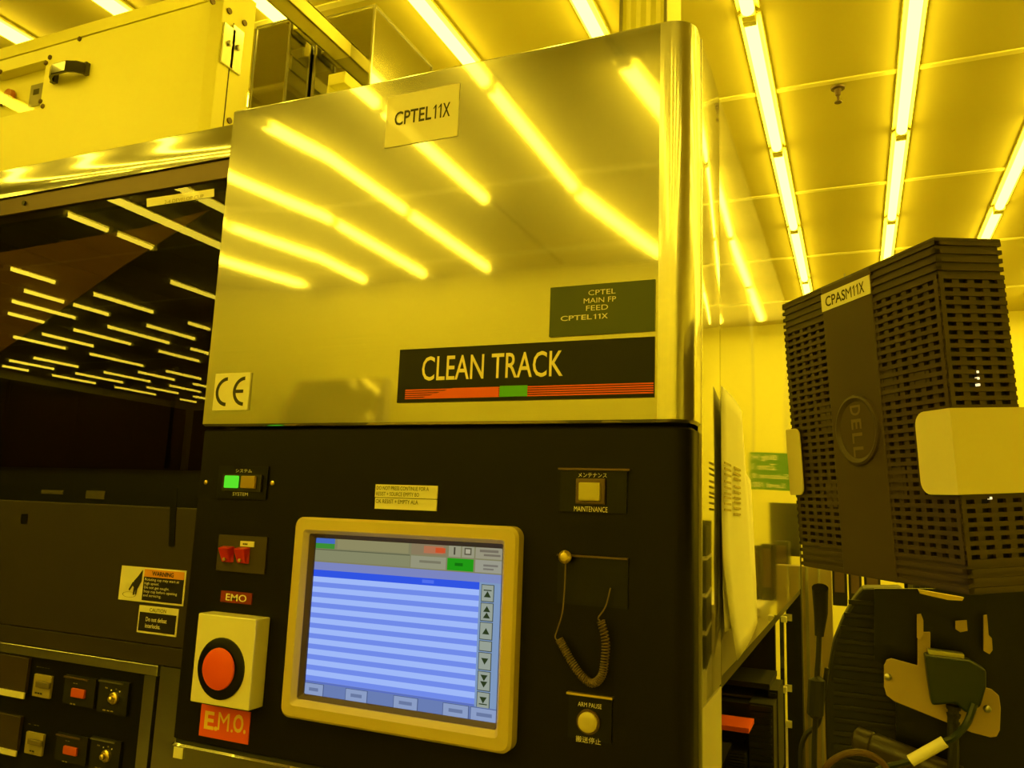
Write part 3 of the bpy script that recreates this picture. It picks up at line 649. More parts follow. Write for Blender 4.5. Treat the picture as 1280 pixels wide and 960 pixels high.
# control strip
box('top_trim', STEEL_BRIGHT, mod, (ML, YM + .0, 1.158), (-1.264, YM + .03, 1.1775), bevel=.001)
box('side_frame', STEEL, mod, (-1.296, YM + .0, .02), (-1.266, YM + .03, 1.157))
box('corner_post', STEEL, mod, (-1.258, YM + .002, .02), (-1.14, YM + .03, 1.1775))
cs = box('switch_panel', BLACKP, mod, (ML, YM + .006, .02), (-1.297, YM + .02, 1.157))
YS = YM + .006
def mp2(name, m, p0, p1, t=.003, y=YS, parent=cs, **k): return plate(name, m, parent, p0, p1, y, t, **k)
for dy, dx, n in ((0, 0, 0), (72, -10, 1)):
    def s(p): return (p[0] + dx, p[1] + dy)
    mt = mp2('meter', mat('meter_window', (.05, .035, .02), .25), (-14, 815) if n == 0 else s((-10, 815)), s((30, 868)), .008, bevel=.001)
    mp2('meter_strip', PALE if n == 0 else CREAM2, (-14, 858) if n == 0 else s((-10, 858)), s((29, 874)), .003, y=YS - .008, parent=mt)
    rk = mp2('rocker_switch', mat('switch_beige', (.33, .28, .13), .4), s((43, 842)), s((61, 874)), .006, bevel=.001)
    mp2('rocker', mat('switch_grey', (.16, .13, .07), .4), s((44, 851)), s((60.5, 862)), .006, y=YS - .006, parent=rk, bevel=.002)
    printlines('lettering', rk, s((44, 864)), s((60, 871)), YS - .0065, 1, chars=5, seed=n)
    printlines('lettering', cs, s((46, 833)), s((74, 838)), YS, 1, WHITE if 0 else mat('dim_print', (.3, .25, .1), .5), chars=8, seed=3 + n)
    lb = mp2('lamp_housing', RUB, s((82, 843)), s((116, 886)), .005)
    a, b = Y(*s((84, 844)), YS), Y(*s((114, 847)), YS)
    box('housing_edge', BROWN, lb, (a.x, YS - .008, a.z - .003), (b.x, YS - .005, a.z))
    mp2('red_lamp', mat('lamp_red', (.62, .10, .03), .3), s((89, 860)), s((104, 874)), .005, y=YS - .005, parent=lb, bevel=.001)
    printlines('lettering', lb, s((88, 878)), s((102, 884)), YS - .0055, 1, mat('dim_print', (.3, .25, .1), .5), chars=4, seed=7 + n)
    printlines('lettering', lb, s((92, 853)), s((104, 857)), YS - .0055, 1, mat('dim_print', (.3, .25, .1), .5), chars=4, seed=9 + n)
    kp = mp2('key_switch', RUB, s((125, 848)), s((157, 896)), .005)
    a, b = Y(*s((127, 849)), YS), Y(*s((157, 853)), YS)
    box('housing_edge', STEEL_BRIGHT, kp, (a.x, YS - .008, a.z - .0025), (b.x, YS - .005, a.z))
    q = Y(*s((142, 873)), YS - .008)
    MB().lathe((q.x, YS - .004, q.z), (0, -1, 0), [(0, .0115), (.006, .0115), (.008, .009), (.008, .006), (.014, .0055), (.016, .003)], 20).build('key_barrel', GOLD, kp, smooth=True)
    for ang in (130, 50): 
        r_ = .018; MB().lathe((q.x + r_ * math.cos(math.radians(ang)), YS - .005, q.z + r_ * math.sin(math.radians(ang))), (0, -1, 0), [(0, .0015), (.0008, .0015)], 8).build('dot', WHITE, kp)
    printlines('lettering', kp, s((132, 858)), s((137, 862)), YS - .0055, 1, mat('dim_print', (.3, .25, .1), .5), chars=3, seed=2)
    printlines('lettering', kp, s((145, 860)), s((151, 864)), YS - .0055, 1, mat('dim_print', (.3, .25, .1), .5), chars=3, seed=4)
    printlines('lettering', kp, s((129, 886)), s((152, 893)), YS - .0055, 1, mat('dim_print2', (.45, .36, .12), .5), chars=5, seed=5)

# ---------------------------------------------------------------- cream cabinet above the module
YC = YM + .002
cab = thing('wall_cabinet', (-2.2, .6, 2.306), 'cream cabinet with black pull handle and steel latches above the dark glass door', 'cabinet')
CR = Y(262, 0, YC).x; CT = Y(0, 75, YC).z
xs_ = (Y(262, 0, YC).x + Y(250, 160, YC).x) / 2
sidey = at(317, 40, 0, xs_ + .02).y
a = Y(57, 75, YC); b = Y(50, 143, YC); wx1 = (a.x + b.x) / 2; wz1 = a.z; wz0 = Y(50, 135, YC).z; wx0 = -3.0
df = MB()
df.box((ML, YC, 2.306), (xs_, YC + .012, wz0)).box((ML, YC, wz1), (xs_, YC + .012, CT - .004)).box((wx1, YC, wz0), (xs_, YC + .012, wz1)).box((ML, YC, wz0), (wx0, YC + .012, wz1))
dr = df.build('door', CREAM, cab)
MB().prism([(xs_ + .0, YC, 2.306), (xs_ + .022, YC + .014, 2.306), (xs_ + .022, sidey, 2.306), (xs_ - .05, sidey, 2.306), (xs_ - .05, YC + .012, 2.306)], (0, 0, CT + .05 - 2.306)).build('side_wall', CREAM, cab, bevel=.002)
MB().prism([(ML, YC - .001, CT), (ML, YC + .03, CT + .062), (ML, sidey, CT + .062), (ML, sidey, CT)], (xs_ + .02 - ML, 0, 0)).build('top_rail', CREAM, cab)
box('back_wall', CREAM, cab, (ML, sidey - .01, 2.306), (xs_ - .05, sidey, CT))
box('recess_back', CREAM, cab, (wx0, YC + .03, wz0), (wx1 + .02, YC + .04, wz1))
box('recess_top', CREAM, cab, (wx0, YC + .012, wz1), (wx1 + .02, YC + .03, wz1 + .004))
box('recess_side', CREAM, cab, (wx1, YC + .012, wz0 - .004), (wx1 + .004, YC + .03, wz1))
box('window_pane', CLEARG, cab, (wx0, YC + .002, wz0), (wx1, YC + .005, wz1), label='clear acrylic window')
kx = Y(17, 122, YC + .03)
MB().lathe((kx.x, YC + .03, kx.z), (0, -1, 0), [(0, .007), (.006, .007), (.007, .018), (.018, .016), (.020, .006)], 20).build('valve_knob', mat('dull_red', (.5, .12, .04), .4), cab, smooth=True, label='red knob behind the window')
kx = Y(3, 130, YC + .03)
MB().lathe((kx.x, YC + .03, kx.z), (0, -1, 0), [(0, .007), (.012, .007), (.013, .012), (.02, .010), (.021, .004)], 16).build('valve_knob', BROWN, cab, smooth=True)
plate('gauge_plate', mat('grey_tag', (.3, .28, .2), .4), cab, (39, 107), (50, 131), YC + .03, .002)
plate('gauge_window', INK, cab, (42, 112), (48, 117), YC + .028, .001)
for p in ((100, 49), (63, 72), (58, 79), (1, 90), (54, 133), (51, 127)):
    q = Y(*p, YC); MB().lathe((q.x, YC, q.z), (0, -1, 0), [(0, .0062), (.003, .0062), (.005, .003)], 12).build('screw', BROWN, dr, smooth=True)
# pull handle: bowed loop with faceted ends
hm = mat('black_gloss_handle', (.02, .015, .012), .12, coat=.5)
a, b = Y(68, 100, YC), Y(113, 86, YC); zc_ = (a.z + b.z) / 2; hx0, hx1 = a.x, b.x
ph = MB(); hh = .016
for x0_, x1_ in ((hx0, hx0 + .016), (hx1 - .012, hx1)):
    ph.box((x0_, YC - .012, zc_ - hh), (x1_, YC, zc_ + hh))
secs = []
for t, d in ((0, .012), (.15, .030), (.3, .038), (.7, .038), (.85, .030), (1, .012)):
    x = hx0 + .004 + (hx1 - hx0 - .008) * t; secs.append([(x, YC - d, zc_ - hh), (x, YC - d, zc_ + hh * .7), (x, YC - d + .007, zc_ + hh), (x, YC - d + .009, zc_ - hh)])
vs = [p for s_ in secs for p in s_]; fs = [(i * 4 + k, i * 4 + (k + 1) % 4, (i + 1) * 4 + (k + 1) % 4, (i + 1) * 4 + k) for i in range(5) for k in range(4)] + [(0, 3, 2, 1), (20, 21, 22, 23)]
ph.add(vs, fs).build('pull_handle', hm, dr, bevel=.0015, label='black glossy pull handle')
# latches on the side
xsd = xs_ + .022
def SX(px, py, x=xsd): return at(px, py, 0, x)
a, b = SX(289, 60), SX(286, 155)
box('side_seam', INK, cab, (xsd - .002, a.y - .0015, 2.31), (xsd + .0006, a.y + .0015, Y(289, 30, a.y).z))
for (p0, p1) in (((281.5, 27), (291, 82)), ((292.5, 30), (301, 90))):
    a, b = SX(*p0, xsd + .006), SX(*p1, xsd + .006); c = SX(p0[0] + 2, p1[1], xsd + .006)
    lt = box('latch_plate', STEEL_BRIGHT, cab, (xsd, min(a.y, b.y), c.z), (xsd + .006, max(a.y, b.y), a.z), bevel=.001)
    q = SX((p0[0] + p1[0]) / 2, (p0[1] + p1[1]) / 2, xsd + .006)
    MB().lathe((xsd + .005, q.y, q.z), (1, 0, 0), [(0, .007), (.006, .007), (.008, .004)], 14).build('latch_stud', SCREWM, lt, smooth=True)
for p in ((286, 14), (305, 29), (265, 2), (286, 151)):
    q = SX(*p); MB().lathe((xsd, q.y, q.z), (1, 0, 0), [(0, .007), (.004, .007)], 12).build('screw', BROWN, cab)

# ---------------------------------------------------------------- steel housings behind the tower
def duct(name, label, cat, fx0, fx1, ztop, y0, y1, zb=0.0, m=STEEL_SIDE, parts=True):
    o = thing(name, ((fx0 + fx1) / 2, (y0 + y1) / 2, zb), label, cat)
    box('front_sheet', m, o, (fx0, y0, zb), (fx1, y0 + .003, ztop)); box('right_sheet', m, o, (fx1 - .003, y0 + .003, zb), (fx1, y1, ztop))
    box('left_sheet', m, o, (fx0, y0 + .003, zb), (fx0 + .003, y1, ztop)); box('back_sheet', m, o, (fx0 + .003, y1 - .003, zb), (fx1 - .003, y1, ztop))
    e = .006
    mb = MB()
    for x, y in ((fx0, y0), (fx1, y0), (fx1, y1)): mb.box((x - e / 2, y - e / 2, zb), (x + e / 2, y + e / 2, ztop))
    mb.box((fx0, y0 - e / 2, ztop), (fx1 + e / 2, y0 + e / 2, ztop + e)).box((fx1 - e / 2, y0, ztop), (fx1 + e / 2, y1, ztop + e))
    mb.build('folded_edge', STEEL_BRIGHT, o); return o
yA = .45
p = Y(319, 15, yA); q = Y(361, 40, yA)
dA = duct('steel_housing', 'narrow polished steel housing standing behind the tower left corner', 'housing', Y(319, 60, yA).x, Y(361, 60, yA).x, Y(335, 33, yA).z, yA, yA + .5)
yB = .55
duct('steel_housing', 'large square polished steel housing rising behind the tower under the lamps', 'housing', Y(395, 60, yB).x, Y(465, 60, yB).x, Y(466, 9, yB).z, yB, at(540, 84, 0, Y(465, 60, yB).x).y)
yC_ = .95
duct('steel_housing', 'small low steel box just showing over the tower top edge', 'box', Y(389, 100, yC_).x, Y(408, 100, yC_).x, Y(407, 89, yC_).z, yC_, yC_ + .3)
yD_ = .32
pd = thing('pale_duct', (Y(803, 10, yD_).x, yD_ + .1, 2.252), 'pale vertical duct rising from the tower top to the ceiling', 'duct')
ax, bx = Y(776.5, 15, yD_).x, Y(832, 15, yD_).x
mb = MB()
n = 9
pts = []
for k in range(n + 1):
    x = ax + (bx - ax) * k / n; pts += [(x, yD_ + (.004 if k % 2 else 0))]
vs = [(x, y, 2.252) for x, y in pts] + [(x, y, ZC) for x, y in pts]; n1 = len(pts)
mb.add(vs, [(i, i + 1, i + 1 + n1, i + n1) for i in range(n1 - 1)]).build('front_sheet', CREAM, pd)
box('body', CREAM, pd, (ax, yD_ + .006, 2.252), (bx, yD_ + .15, ZC))
for x in (ax, bx): box('corner_trim', STEEL_BRIGHT, pd, (x - .003, yD_ - .003, 2.252), (x + .003, yD_ + .004, ZC))
# strut beam and bracket
zb_ = 2.72
p = at(437, 82, 2, zb_)
bm_ = thing('strut_beam', (p.x, .5, zb_), 'cream channel beam running back over the steel housings', 'beam')
MB().box((p.x - .028, YC - .2, zb_), (p.x - .020, p.y, zb_ + .045)).box((p.x + .020, YC - .2, zb_), (p.x + .028, p.y, zb_ + .045)).box((p.x - .028, YC - .2, zb_ + .037), (p.x + .028, p.y, zb_ + .045)).box((p.x - .028, YC - .2, zb_), (p.x + .028, p.y, zb_ + .004)).build('channel', BARM, bm_, bevel=.002)
q = at(386, 42, 2, zb_ + .045)
MB().box((q.x - .03, q.y - .03, zb_ + .045), (q.x + .03, q.y + .05, zb_ + .05)).box((q.x - .03, q.y - .03, zb_ + .045), (q.x - .024, q.y + .05, zb_ + .11)).box((q.x + .010, q.y - .03, zb_ + .045), (q.x + .016, q.y + .05, zb_ + .11)).build('bracket', BARM, bm_, bevel=.001)
for dz in (.07, .09): MB().lathe((q.x + .016, q.y, zb_ + dz), (1, 0, 0), [(0, .006), (.004, .006)], 10).build('bolt', SCREWM, bm_)
# rails carrying housings (second, lower)
zr = 2.50
p = at(432, 104, 2, zr)
rl2 = thing('rail', (p.x, .6, zr), 'thin cream rail under the channel beam behind the tower', 'rail')
box('rail_body', CREAM, rl2, (p.x - .05, .34, zr), (p.x + .0, 1.4, zr + .03), bevel=.002)
box('rail_lip', CREAM, rl2, (p.x - .05, .34, zr - .14), (p.x - .045, 1.4, zr))

# ---------------------------------------------------------------- papers on the side
pp = thing('paper_sheets', (XS + .01, .45, 1.26), 'yellowish printed paper sheets hung on the steel side panel', 'paper')
def paper(name, LP, RP, o0, flare):
    n = 18; vs = []
    def lerp(P, t):
        f = t * (len(P) - 1); i = min(int(f), len(P) - 2); f -= i
        return P[i][0] * (1 - f) + P[i + 1][0] * f, P[i][1] * (1 - f) + P[i + 1][1] * f
    for j in range(n + 1):
        t = j / n; x = XS + o0 + flare * t ** 3; a = at(*lerp(LP, t), 0, x); b = at(*lerp(RP, t), 0, x)
        for i in range(7):
            u = i / 6; p = a.lerp(b, u); p.x += .004 * math.sin(u * math.pi) - .004 * (1 - u) * t; vs.append(tuple(p))
    fs = [(j * 7 + i, j * 7 + i + 1, (j + 1) * 7 + i + 1, (j + 1) * 7 + i) for j in range(n) for i in range(6)]
    o = MB().add(vs, fs).build(name, PAPER, pp, smooth=True)
    so = o.modifiers.new('thick', 'SOLIDIFY'); so.thickness = .0006
    return o
s1 = paper('sheet', [(903, 560), (903, 620), (904, 680), (906, 740), (909, 790)], [(938, 600), (941, 650), (943, 690), (945, 730), (946, 766)], .003, .006)
s2 = paper('sheet', [(901.5, 482), (902.5, 560), (903.5, 640), (906, 700), (914, 765), (925, 826)], [(927, 514), (931, 570), (936, 630), (940, 690), (944, 740), (947, 778)], .007, .016)
mb = MB()
for px_, py_ in ((906, 577), (918, 583), (906, 600), (918, 606), (906, 620), (918, 626)):
    a = at(px_, py_, 0, XS + .0135); b = at(px_ + 8, py_ + 9, 0, XS + .0135)
    for k in range(3):
        z = a.z - (a.z - b.z + .02) * k / 3; mb.box((XS + .0125, a.y, z - .0035), (XS + .0138, b.y, z))
mb.build('printed_table', mat('pale_ink', (.45, .38, .2), .6), s2)

# ---------------------------------------------------------------- computer case
MA = Vector((.5530281, -.83291723, -.02021893)); MU = Vector((-.04875597, -.05657931, .99720692)); MBv = Vector((.8317348, .55049765, .07189964))
T = Vector((.08634342, -.15905799, 1.81494278)); H, W_, D_ = .382, .325, .084
# local frame: x = along the wide face away from the near edge, y = towards the back, z = up; origin at the near lower corner
pcm = Matrix(((-MA.x, MBv.x, MU.x, 0), (-MA.y, MBv.y, MU.y, 0), (-MA.z, MBv.z, MU.z, 0), (0, 0, 0, 1)))
org = T - MU * H
pcm.translation = org
pc = bpy.data.objects.new('computer_case', None); C.objects.link(pc); pc.matrix_world = pcm
tag(pc, 'charcoal desktop computer case with ribbed grille held by beige clamps', 'computer')
bpy.context.view_layer.update()
def L(name, m, a, b, parent=pc, **k):
    return MB().box(a, b).build(name, m, parent, local=True, **k)
inset = .006
L('core', PCD, (inset, inset, .004), (W_ - inset, D_ - .004, H - .004))
mb = MB().box((.0, .0, H - .048), (W_, D_, H - .004)); 
nr = 40; pit = H / nr
s0, s1_ = .113, .219                       # centre strip
cellx = []
for k in range(7): cellx.append((.004 + (s0 - .004) * k / 6))
for k in range(6): cellx.append((s1_ + (W_ - s1_ - .004) * k / 5))
ribs = MB()
for x in cellx: ribs.box((x - .0042, .0016, .03), (x + .0042, inset + .001, H - .04))
for k in range(5):
    y = .004 + (D_ - .008) * k / 4; ribs.box((.0016, y - .0042, .03), (inset + .001, y + .0042, H - .04))
# blank patches in the grille
for (x0, x1_, z0, z1) in ((.085, .110, .212, .250), (.225, .250, .185, .222), (.03, .055, .225, .245), (.085, .110, .10, .135), (.225, .25, .085, .12)):
    ribs.box((x0, .002, z0), (x1_, inset, z1))
ribs.build('grille_ribs', PCM, pc, local=True, kind='stuff')
MB().box((.0025, .0025, 0), (W_ - .0025, D_ - .003, .032)).build('end_shell', PCM, pc, local=True)
sol = MB().box((.0025, .0025, H - .045), (W_ - .0025, D_ - .003, H - .002)).build('end_shell', PCM, pc, local=True)
def ridge(z, hgt):
    mb = MB()
    a, b = 0.0, .0045
    mb.box((0, a, z), (W_, b + .002, z + hgt))
    mb.box((a, .0, z), (b + .002, D_, z + hgt)).box((W_ - b, 0, z), (W_, D_, z + hgt))
    return mb
rg = ridge(0, .0048).build('ridge', PCM, pc, local=True)
for k in range(nr):
    o = rg if k == 0 else rg.copy()
    if k: C.objects.link(o); o.parent = pc
    o.location = (0, 0, k * pit + .002)
MB().box((s0, -.0015, .0), (s1_, inset + .002, H - .001)).build('centre_strip', PCM, pc, local=True, bevel=.0015)
L('top_edge', PCM, (-.0005, -.0005, H - .004), (W_, D_, H + .001), bevel=.0015)
lb = L('name_label', PALE, (s0 + .0, -.0022, H - .0345), (s1_, -.0014, H - .0110))
code_text('CPASM11X', (s1_ - .010, -.0023, H - .0300), (-(s1_ - s0 - .020), 0, 0), (0, 0, .0140), INK, lb, local=True, lift=-.0002)
ec, ez = .163, .183
mb = MB(); mb.lathe((ec, -.0012, ez), (0, -1, 0), [(0, .045), (.003, .044), (.004, .041), (.0025, .038), (.001, .036), (.001, .01)], 44)
lg = mb.build('badge', PCM, pc, smooth=True, local=True)
for i, ch in enumerate('DELL'):            # letters run down the strip, turned a quarter
    zc2 = ez + .0255 - i * .0175
    t_ = text('lettering', ch, (ec + .0105, -.0024, zc2 + .006), (0, 0, -.013), (-.021, 0, 0), mat('badge_metal', (.17, .12, .065), .3), lg, bold=.02, local=True, lift=-.0004)
for (y, z) in ((.036, .232), (.036, .225), (.036, .218), (.036, .105), (.036, .097)):
    L('led', emat('white_led', (1, .8, .35), 1.6), (-.0006, y, z), (.0035, y + .0025, z + .0025), parent=pc)

# holder: beige bent clamps and arm
zh0, zh1 = H - .279, H - .188
ho = bpy.data.objects.new('case_holder', None); C.objects.link(ho); ho.matrix_world = pcm
tag(ho, 'beige painted steel holder with two bent clamps gripping the computer case', 'bracket')
def rplate(pts3, ext): return MB().prism(pts3, ext)
def rr2(x0, x1_, z0, z1, r, left=True):
    """rounded on the far-x side"""
    pts = [(x0, z0)]
    for cx, cz, a0 in ((x1_ - r, z0 + r, 270), (x1_ - r, z1 - r, 0)):
        for k in range(7):
            a_ = math.radians(a0 + 90 * k / 6); pts.append((cx + r * math.cos(a_), cz + r * math.sin(a_)))
    pts.append((x0, z1)); return pts
cl = MB().prism([(x, -.006, z) for x, z in rr2(-.006, .050, zh0, zh1, .015)], (0, .003, 0))
cl.box((-.006, -.003, zh0), (-.003, .30, zh1)).build('front_clamp', BRACKET, ho, local=True)
pts = [(-(x), z) for x, z in rr2(-(W_ + .006), -(W_ - .030), zh0 - .002, zh1 + .002, .011)]
cl = MB().prism([(x, -.006, z) for x, z in pts], (0, .003, 0))
cl.box((W_ + .003, -.006, zh0), (W_ + .006, D_ + .03, zh1)).build('far_clamp', BRACKET, ho, local=True, bevel=.0012)
MB().box((-.003, D_ + .004, zh0), (W_ + .006, D_ + .007, zh1)).build('back_plate', BRACKET, ho, local=True)

# ---------------------------------------------------------------- things below the case
st = thing('equipment_stand', tuple(Y(1200, 900, .2)), 'black equipment stand plate under the computer case with a tan connector plate', 'stand')
YK = .10
ppoly('black_plate', BLACKP, st, [(1093, 736), (1300, 736), (1300, 990), (1120, 990), (1120, 838), (1093, 825)], YK + .05, .01)
cp_ = ppoly('connector_plate', mat('tan_plate', (.42, .32, .14), .45), st,
      [(1105, 832), (1108, 825), (1114, 823), (1147, 832), (1147, 800), (1148, 790), (1163, 790), (1163, 838), (1240, 862), (1249, 870), (1251, 885), (1250, 913), (1246, 921), (1238, 922), (1215, 916), (1118, 877), (1108, 869), (1105, 858)], YK, .004, bevel=.001, label='tan plate with rounded corners')
for p in ((1110, 846), (1234, 886)):
    q = Y(*p, YK); MB().lathe((q.x, YK, q.z), (0, -1, 0), [(0, .0045), (.002, .0045), (.0035, .002)], 14).build('screw', SCREWM, cp_, smooth=True)
ppoly('port_window', mat('tan_light', (.55, .42, .16), .5), st, [(1194, 776), (1208, 775), (1209, 788), (1200, 790), (1194, 786)], YK + .03, -.004)
ppoly('lever', mat('tan_light', (.55, .42, .16), .5), st, [(1229, 769), (1233, 768), (1235, 793), (1239, 797), (1240, 812), (1236, 817), (1229, 813), (1229, 795)], YK + .03, -.006)
ppoly('upper_port', GOLD, st, [(1148, 737), (1205, 747), (1203, 751), (1185, 750), (1150, 742)], YK - .02, .01)
ppoly('hinge', mat('tan_light', (.55, .42, .16), .5), st, [(1146, 768), (1151, 767), (1154, 775), (1154, 792), (1150, 799), (1146, 797)], YK, -.004)
cn = thing('plug_connector', tuple(Y(1195, 850, .05)), 'dark green cable connector plugged in below the computer case', 'connector')
ppoly('shell', SCREWM, cn, [(1160, 812), (1205, 818), (1206, 826), (1161, 822)], .075, .02)
ppoly('body', GREENP, cn, [(1156, 818), (1165, 820), (1213, 826), (1233, 838), (1233, 860), (1226, 884), (1208, 892), (1195, 880), (1165, 882), (1160, 850)], .062, .03, bevel=.003)
mb = MB()
for i in range(5): mb.lathe(Y(1192, 882 + i * 10, .075), (Y(1192, 892, .075) - Y(1192, 882, .075)), [(0, .009 - i * .0008), (.005, .008 - i * .0008)], 12)
mb.build('strain_relief', RUB, cn, smooth=True)
MB().tube(smoothp([Y(1192, 885, .075), Y(1191, 915, .075), Y(1192, 945, .075), Y(1189, 985, .08)]), .0065, 10).build('cable', RUB, cn, smooth=True)
wc = thing('tagged_cable', tuple(Y(1160, 938, .05)), 'green cable with a white printed sleeve running below the connector', 'cable')
MB().tube(smoothp([Y(1218, 880, .055), Y(1208, 905, .05), Y(1192, 922, .04), Y(1180, 928, .04), Y(1138, 951, .04), Y(1100, 962, .04), Y(1060, 985, .05)]), .0042, 8).build('cable', GREENP, wc, smooth=True)
MB().tube([Y(1181, 927, .04), Y(1138, 951, .04)], .0068, 12).build('sleeve', PALE, wc, smooth=True, label='white printed sleeve')
cyl = thing('dark_cylinder', tuple(Y(1100, 930, .14)), 'thick dark brown tube lying behind the tagged cable', 'tube')
c0, c1 = Y(1068, 922, .14), Y(1200, 975, .10); dcy = (c1 - c0)
MB().lathe(c0, dcy, [(0, .012), (.003, .016), (.022, .0165), (.024, .015), (.027, .0165), (dcy.length, .017)], 24).build('tube_body', mat('dark_tube', (.035, .024, .012), .35), cyl, smooth=True)
lc_ = thing('cable_loop', tuple(Y(1070, 960, .02)), 'brown cable bent into a wide arch at the bottom below the case', 'cable')
MB().tube(smoothp([Y(1027, 975, .03), Y(1036, 955, .02), Y(1058, 942, .015), Y(1083, 942, .015), Y(1104, 955, .02), Y(1114, 975, .03)]), .004, 10).build('cable', mat('brown_cable', (.10, .055, .02), .4), lc_, smooth=True)
# ribbed dark back cover
YR = .25
rc = thing('ribbed_cover', tuple(Y(1080, 850, YR)), 'black ribbed curved cover behind the cables under the computer case', 'cover')
poly = [(1078, 735), (1066, 750), (1052, 775), (1040, 805), (1034, 840), (1031, 880), (1032, 920), (1034, 975), (1130, 975), (1130, 735)]
ppoly('shell', RUB, rc, poly, YR, .08, bevel=.006)
for k in range(13):
    y_ = 760 + k * 17
    x_ = 1030 + max(0, (835 - y_)) ** 1.35 * .055 + 12
    a, b = Y(x_, y_, YR - .001), Y(1126, y_ - 3, YR - .001)
    MB().box((a.x, YR - .004, b.z - .0035), (b.x, YR + .001, b.z + .0035)).build('slat', mat('slat_black', (.010, .008, .006), .4), rc, bevel=.001)
# hanging black lead with ferrite
hl = thing('power_lead', tuple(Y(1022, 800, .12)), 'black hanging lead with a moulded plug and ferrite block under the case', 'cable')
MB().tube([Y(1025, 735, .1), Y(1026, 765, .12), Y(1024, 795, .12)], [.011, .0095, .006], 12).build('plug', RUB, hl, smooth=True)
MB().tube(smoothp([Y(1024, 790, .12), Y(1023, 820, .12), Y(1021, 850, .12), Y(1020, 890, .12), Y(1018, 925, .12), Y(1018, 985, .12)]), .0036, 8).build('cable', RUB, hl, smooth=True)
MB().tube([Y(1019, 846, .12), Y(1021, 850, .12), Y(1019, 893, .12), Y(1018, 898, .12)], [.006, .011, .011, .005], 10).build('ferrite', RUB, hl, smooth=True)
MB().tube(smoothp([Y(1034, 835, .13), Y(1028, 875, .13), Y(1022, 905, .13), Y(1008, 918, .13), Y(1001, 940, .13), Y(1003, 985, .13)]), .0034, 8).build('side_cable', RUB, hl, smooth=True)
# ---------------------------------------------------------------- posts behind the bay
fr = thing('rack_post', (-.17, 2.3, 0), 'black upright post just beyond the steel side panel', 'post')
a, b = Y(984, 860, 2.24).x, Y(1003, 860, 2.24).x
box('upright', RUB, fr, (a, 2.24, 0), (b, 2.34, 1.62)); 
for py in (772, 860, 905): 
    q = Y(986, py, 2.235); box('clip', PALE, fr, (q.x - .02, 2.225, q.z - .012), (q.x + .012, 2.24, q.z + .012))
sp = thing('steel_column', (-.1, 2.5, 0), 'tan steel column between the black post and the hanging lead', 'column')
a, b = Y(1004, 800, 2.4).x, Y(1041, 800, 2.4).x
box('column_face', mat('tan_steel', (.5, .42, .25), .35, .5), sp, (a, 2.40, 0), (b, 2.5, 1.33))
box('edge_strip', STEEL_BRIGHT, sp, (a + .012, 2.392, 0), (a + .024, 2.40, 1.33))
box('edge_strip', STEEL_BRIGHT, sp, (b - .05, 2.392, 0), (b - .042, 2.40, 1.33))

# ---------------------------------------------------------------- across the aisle: seen in the polished side panel
def mirrored(px, py, yv): 
    p = at(px, py, 1, yv); return Vector((2 * XS - p.x, p.y, p.z))
bench = thing('work_bench', (.3, 2.9, 0), 'pale topped bench across the aisle mirrored in the side panel', 'bench')
p = mirrored(975, 750, 3.1)
box('bench_top', CREAM2, bench, (-.02, 2.52, 1.10), (1.3, 3.2, 1.14), bevel=.003)
box('bench_body', CREAM2, bench, (.0, 2.56, .02), (1.28, 3.18, 1.10))
for k, (px0, px1, py) in enumerate(((930, 948, 682), (951, 966, 680), (968, 985, 676), )):
    yv = 2.9; a = mirrored(px0, py, yv); b = mirrored(px1, py, yv)
    mo = thing('bench_unit', ((a.x + b.x) / 2, 2.9, 1.14), 'small black unit on the bench, %s of the three' % ('first', 'second', 'third')[k], 'box', 'black units on the bench')
    box('unit_body', RUB, mo, (min(a.x, b.x), 2.9, 1.14), (max(a.x, b.x), 3.05, a.z), bevel=.004)
    box('unit_front', BROWN, mo, (min(a.x, b.x) + .01, 2.892, 1.2), (max(a.x, b.x) - .01, 2.9, a.z - .02))
a, b = mirrored(962, 628, 3.15), mirrored(1000, 628, 3.15)
mo = thing('bench_monitor', ((a.x + b.x) / 2, 3.15, 1.14), 'black monitor at the back of the bench', 'monitor')
box('screen', RUB, mo, (min(a.x, b.x), 3.15, 1.34), (max(a.x, b.x), 3.19, a.z), bevel=.004)
box('stem', RUB, mo, ((a.x + b.x) / 2 - .02, 3.16, 1.14), ((a.x + b.x) / 2 + .02, 3.18, 1.36))
# green sign on the back wall area
yv = 4.2; a = mirrored(935, 566, yv); b = mirrored(992, 612, yv)
x0, x1_ = min(a.x, b.x), max(a.x, b.x)
sg = thing('green_sign', (x0, yv, a.z), 'green zone sign with pale lettering hanging across the aisle', 'sign')
zs0, zs1 = mirrored(935, 612, yv).z, mirrored(935, 566, yv).z
box('sign_board', GREENL, sg, (x0, yv, zs0), (x1_, yv + .01, zs1))
hgt = zs1 - zs0; wdt = x1_ - x0
box('sign_hanger', SCREWM, sg, (x0 + .02, yv + .003, zs1), (x0 + .03, yv + .007, ZC)); box('sign_hanger', SCREWM, sg, (x1_ - .03, yv + .003, zs1), (x1_ - .02, yv + .007, ZC))
for s_, f0, f1, wd_ in (('Bldg H', .76, .94, .62), ('Zone 1', .53, .70, .60), ('Subzone: 8', .30, .44, .85), ('Level 100', .06, .20, .75)):
    text('lettering', s_, (x1_ - wdt * .08 - wdt * wd_, yv - .001, zs0 + hgt * f0), (wdt * wd_, 0, 0), (0, 0, hgt * (f1 - f0)), WHITE, sg, bold=.015)
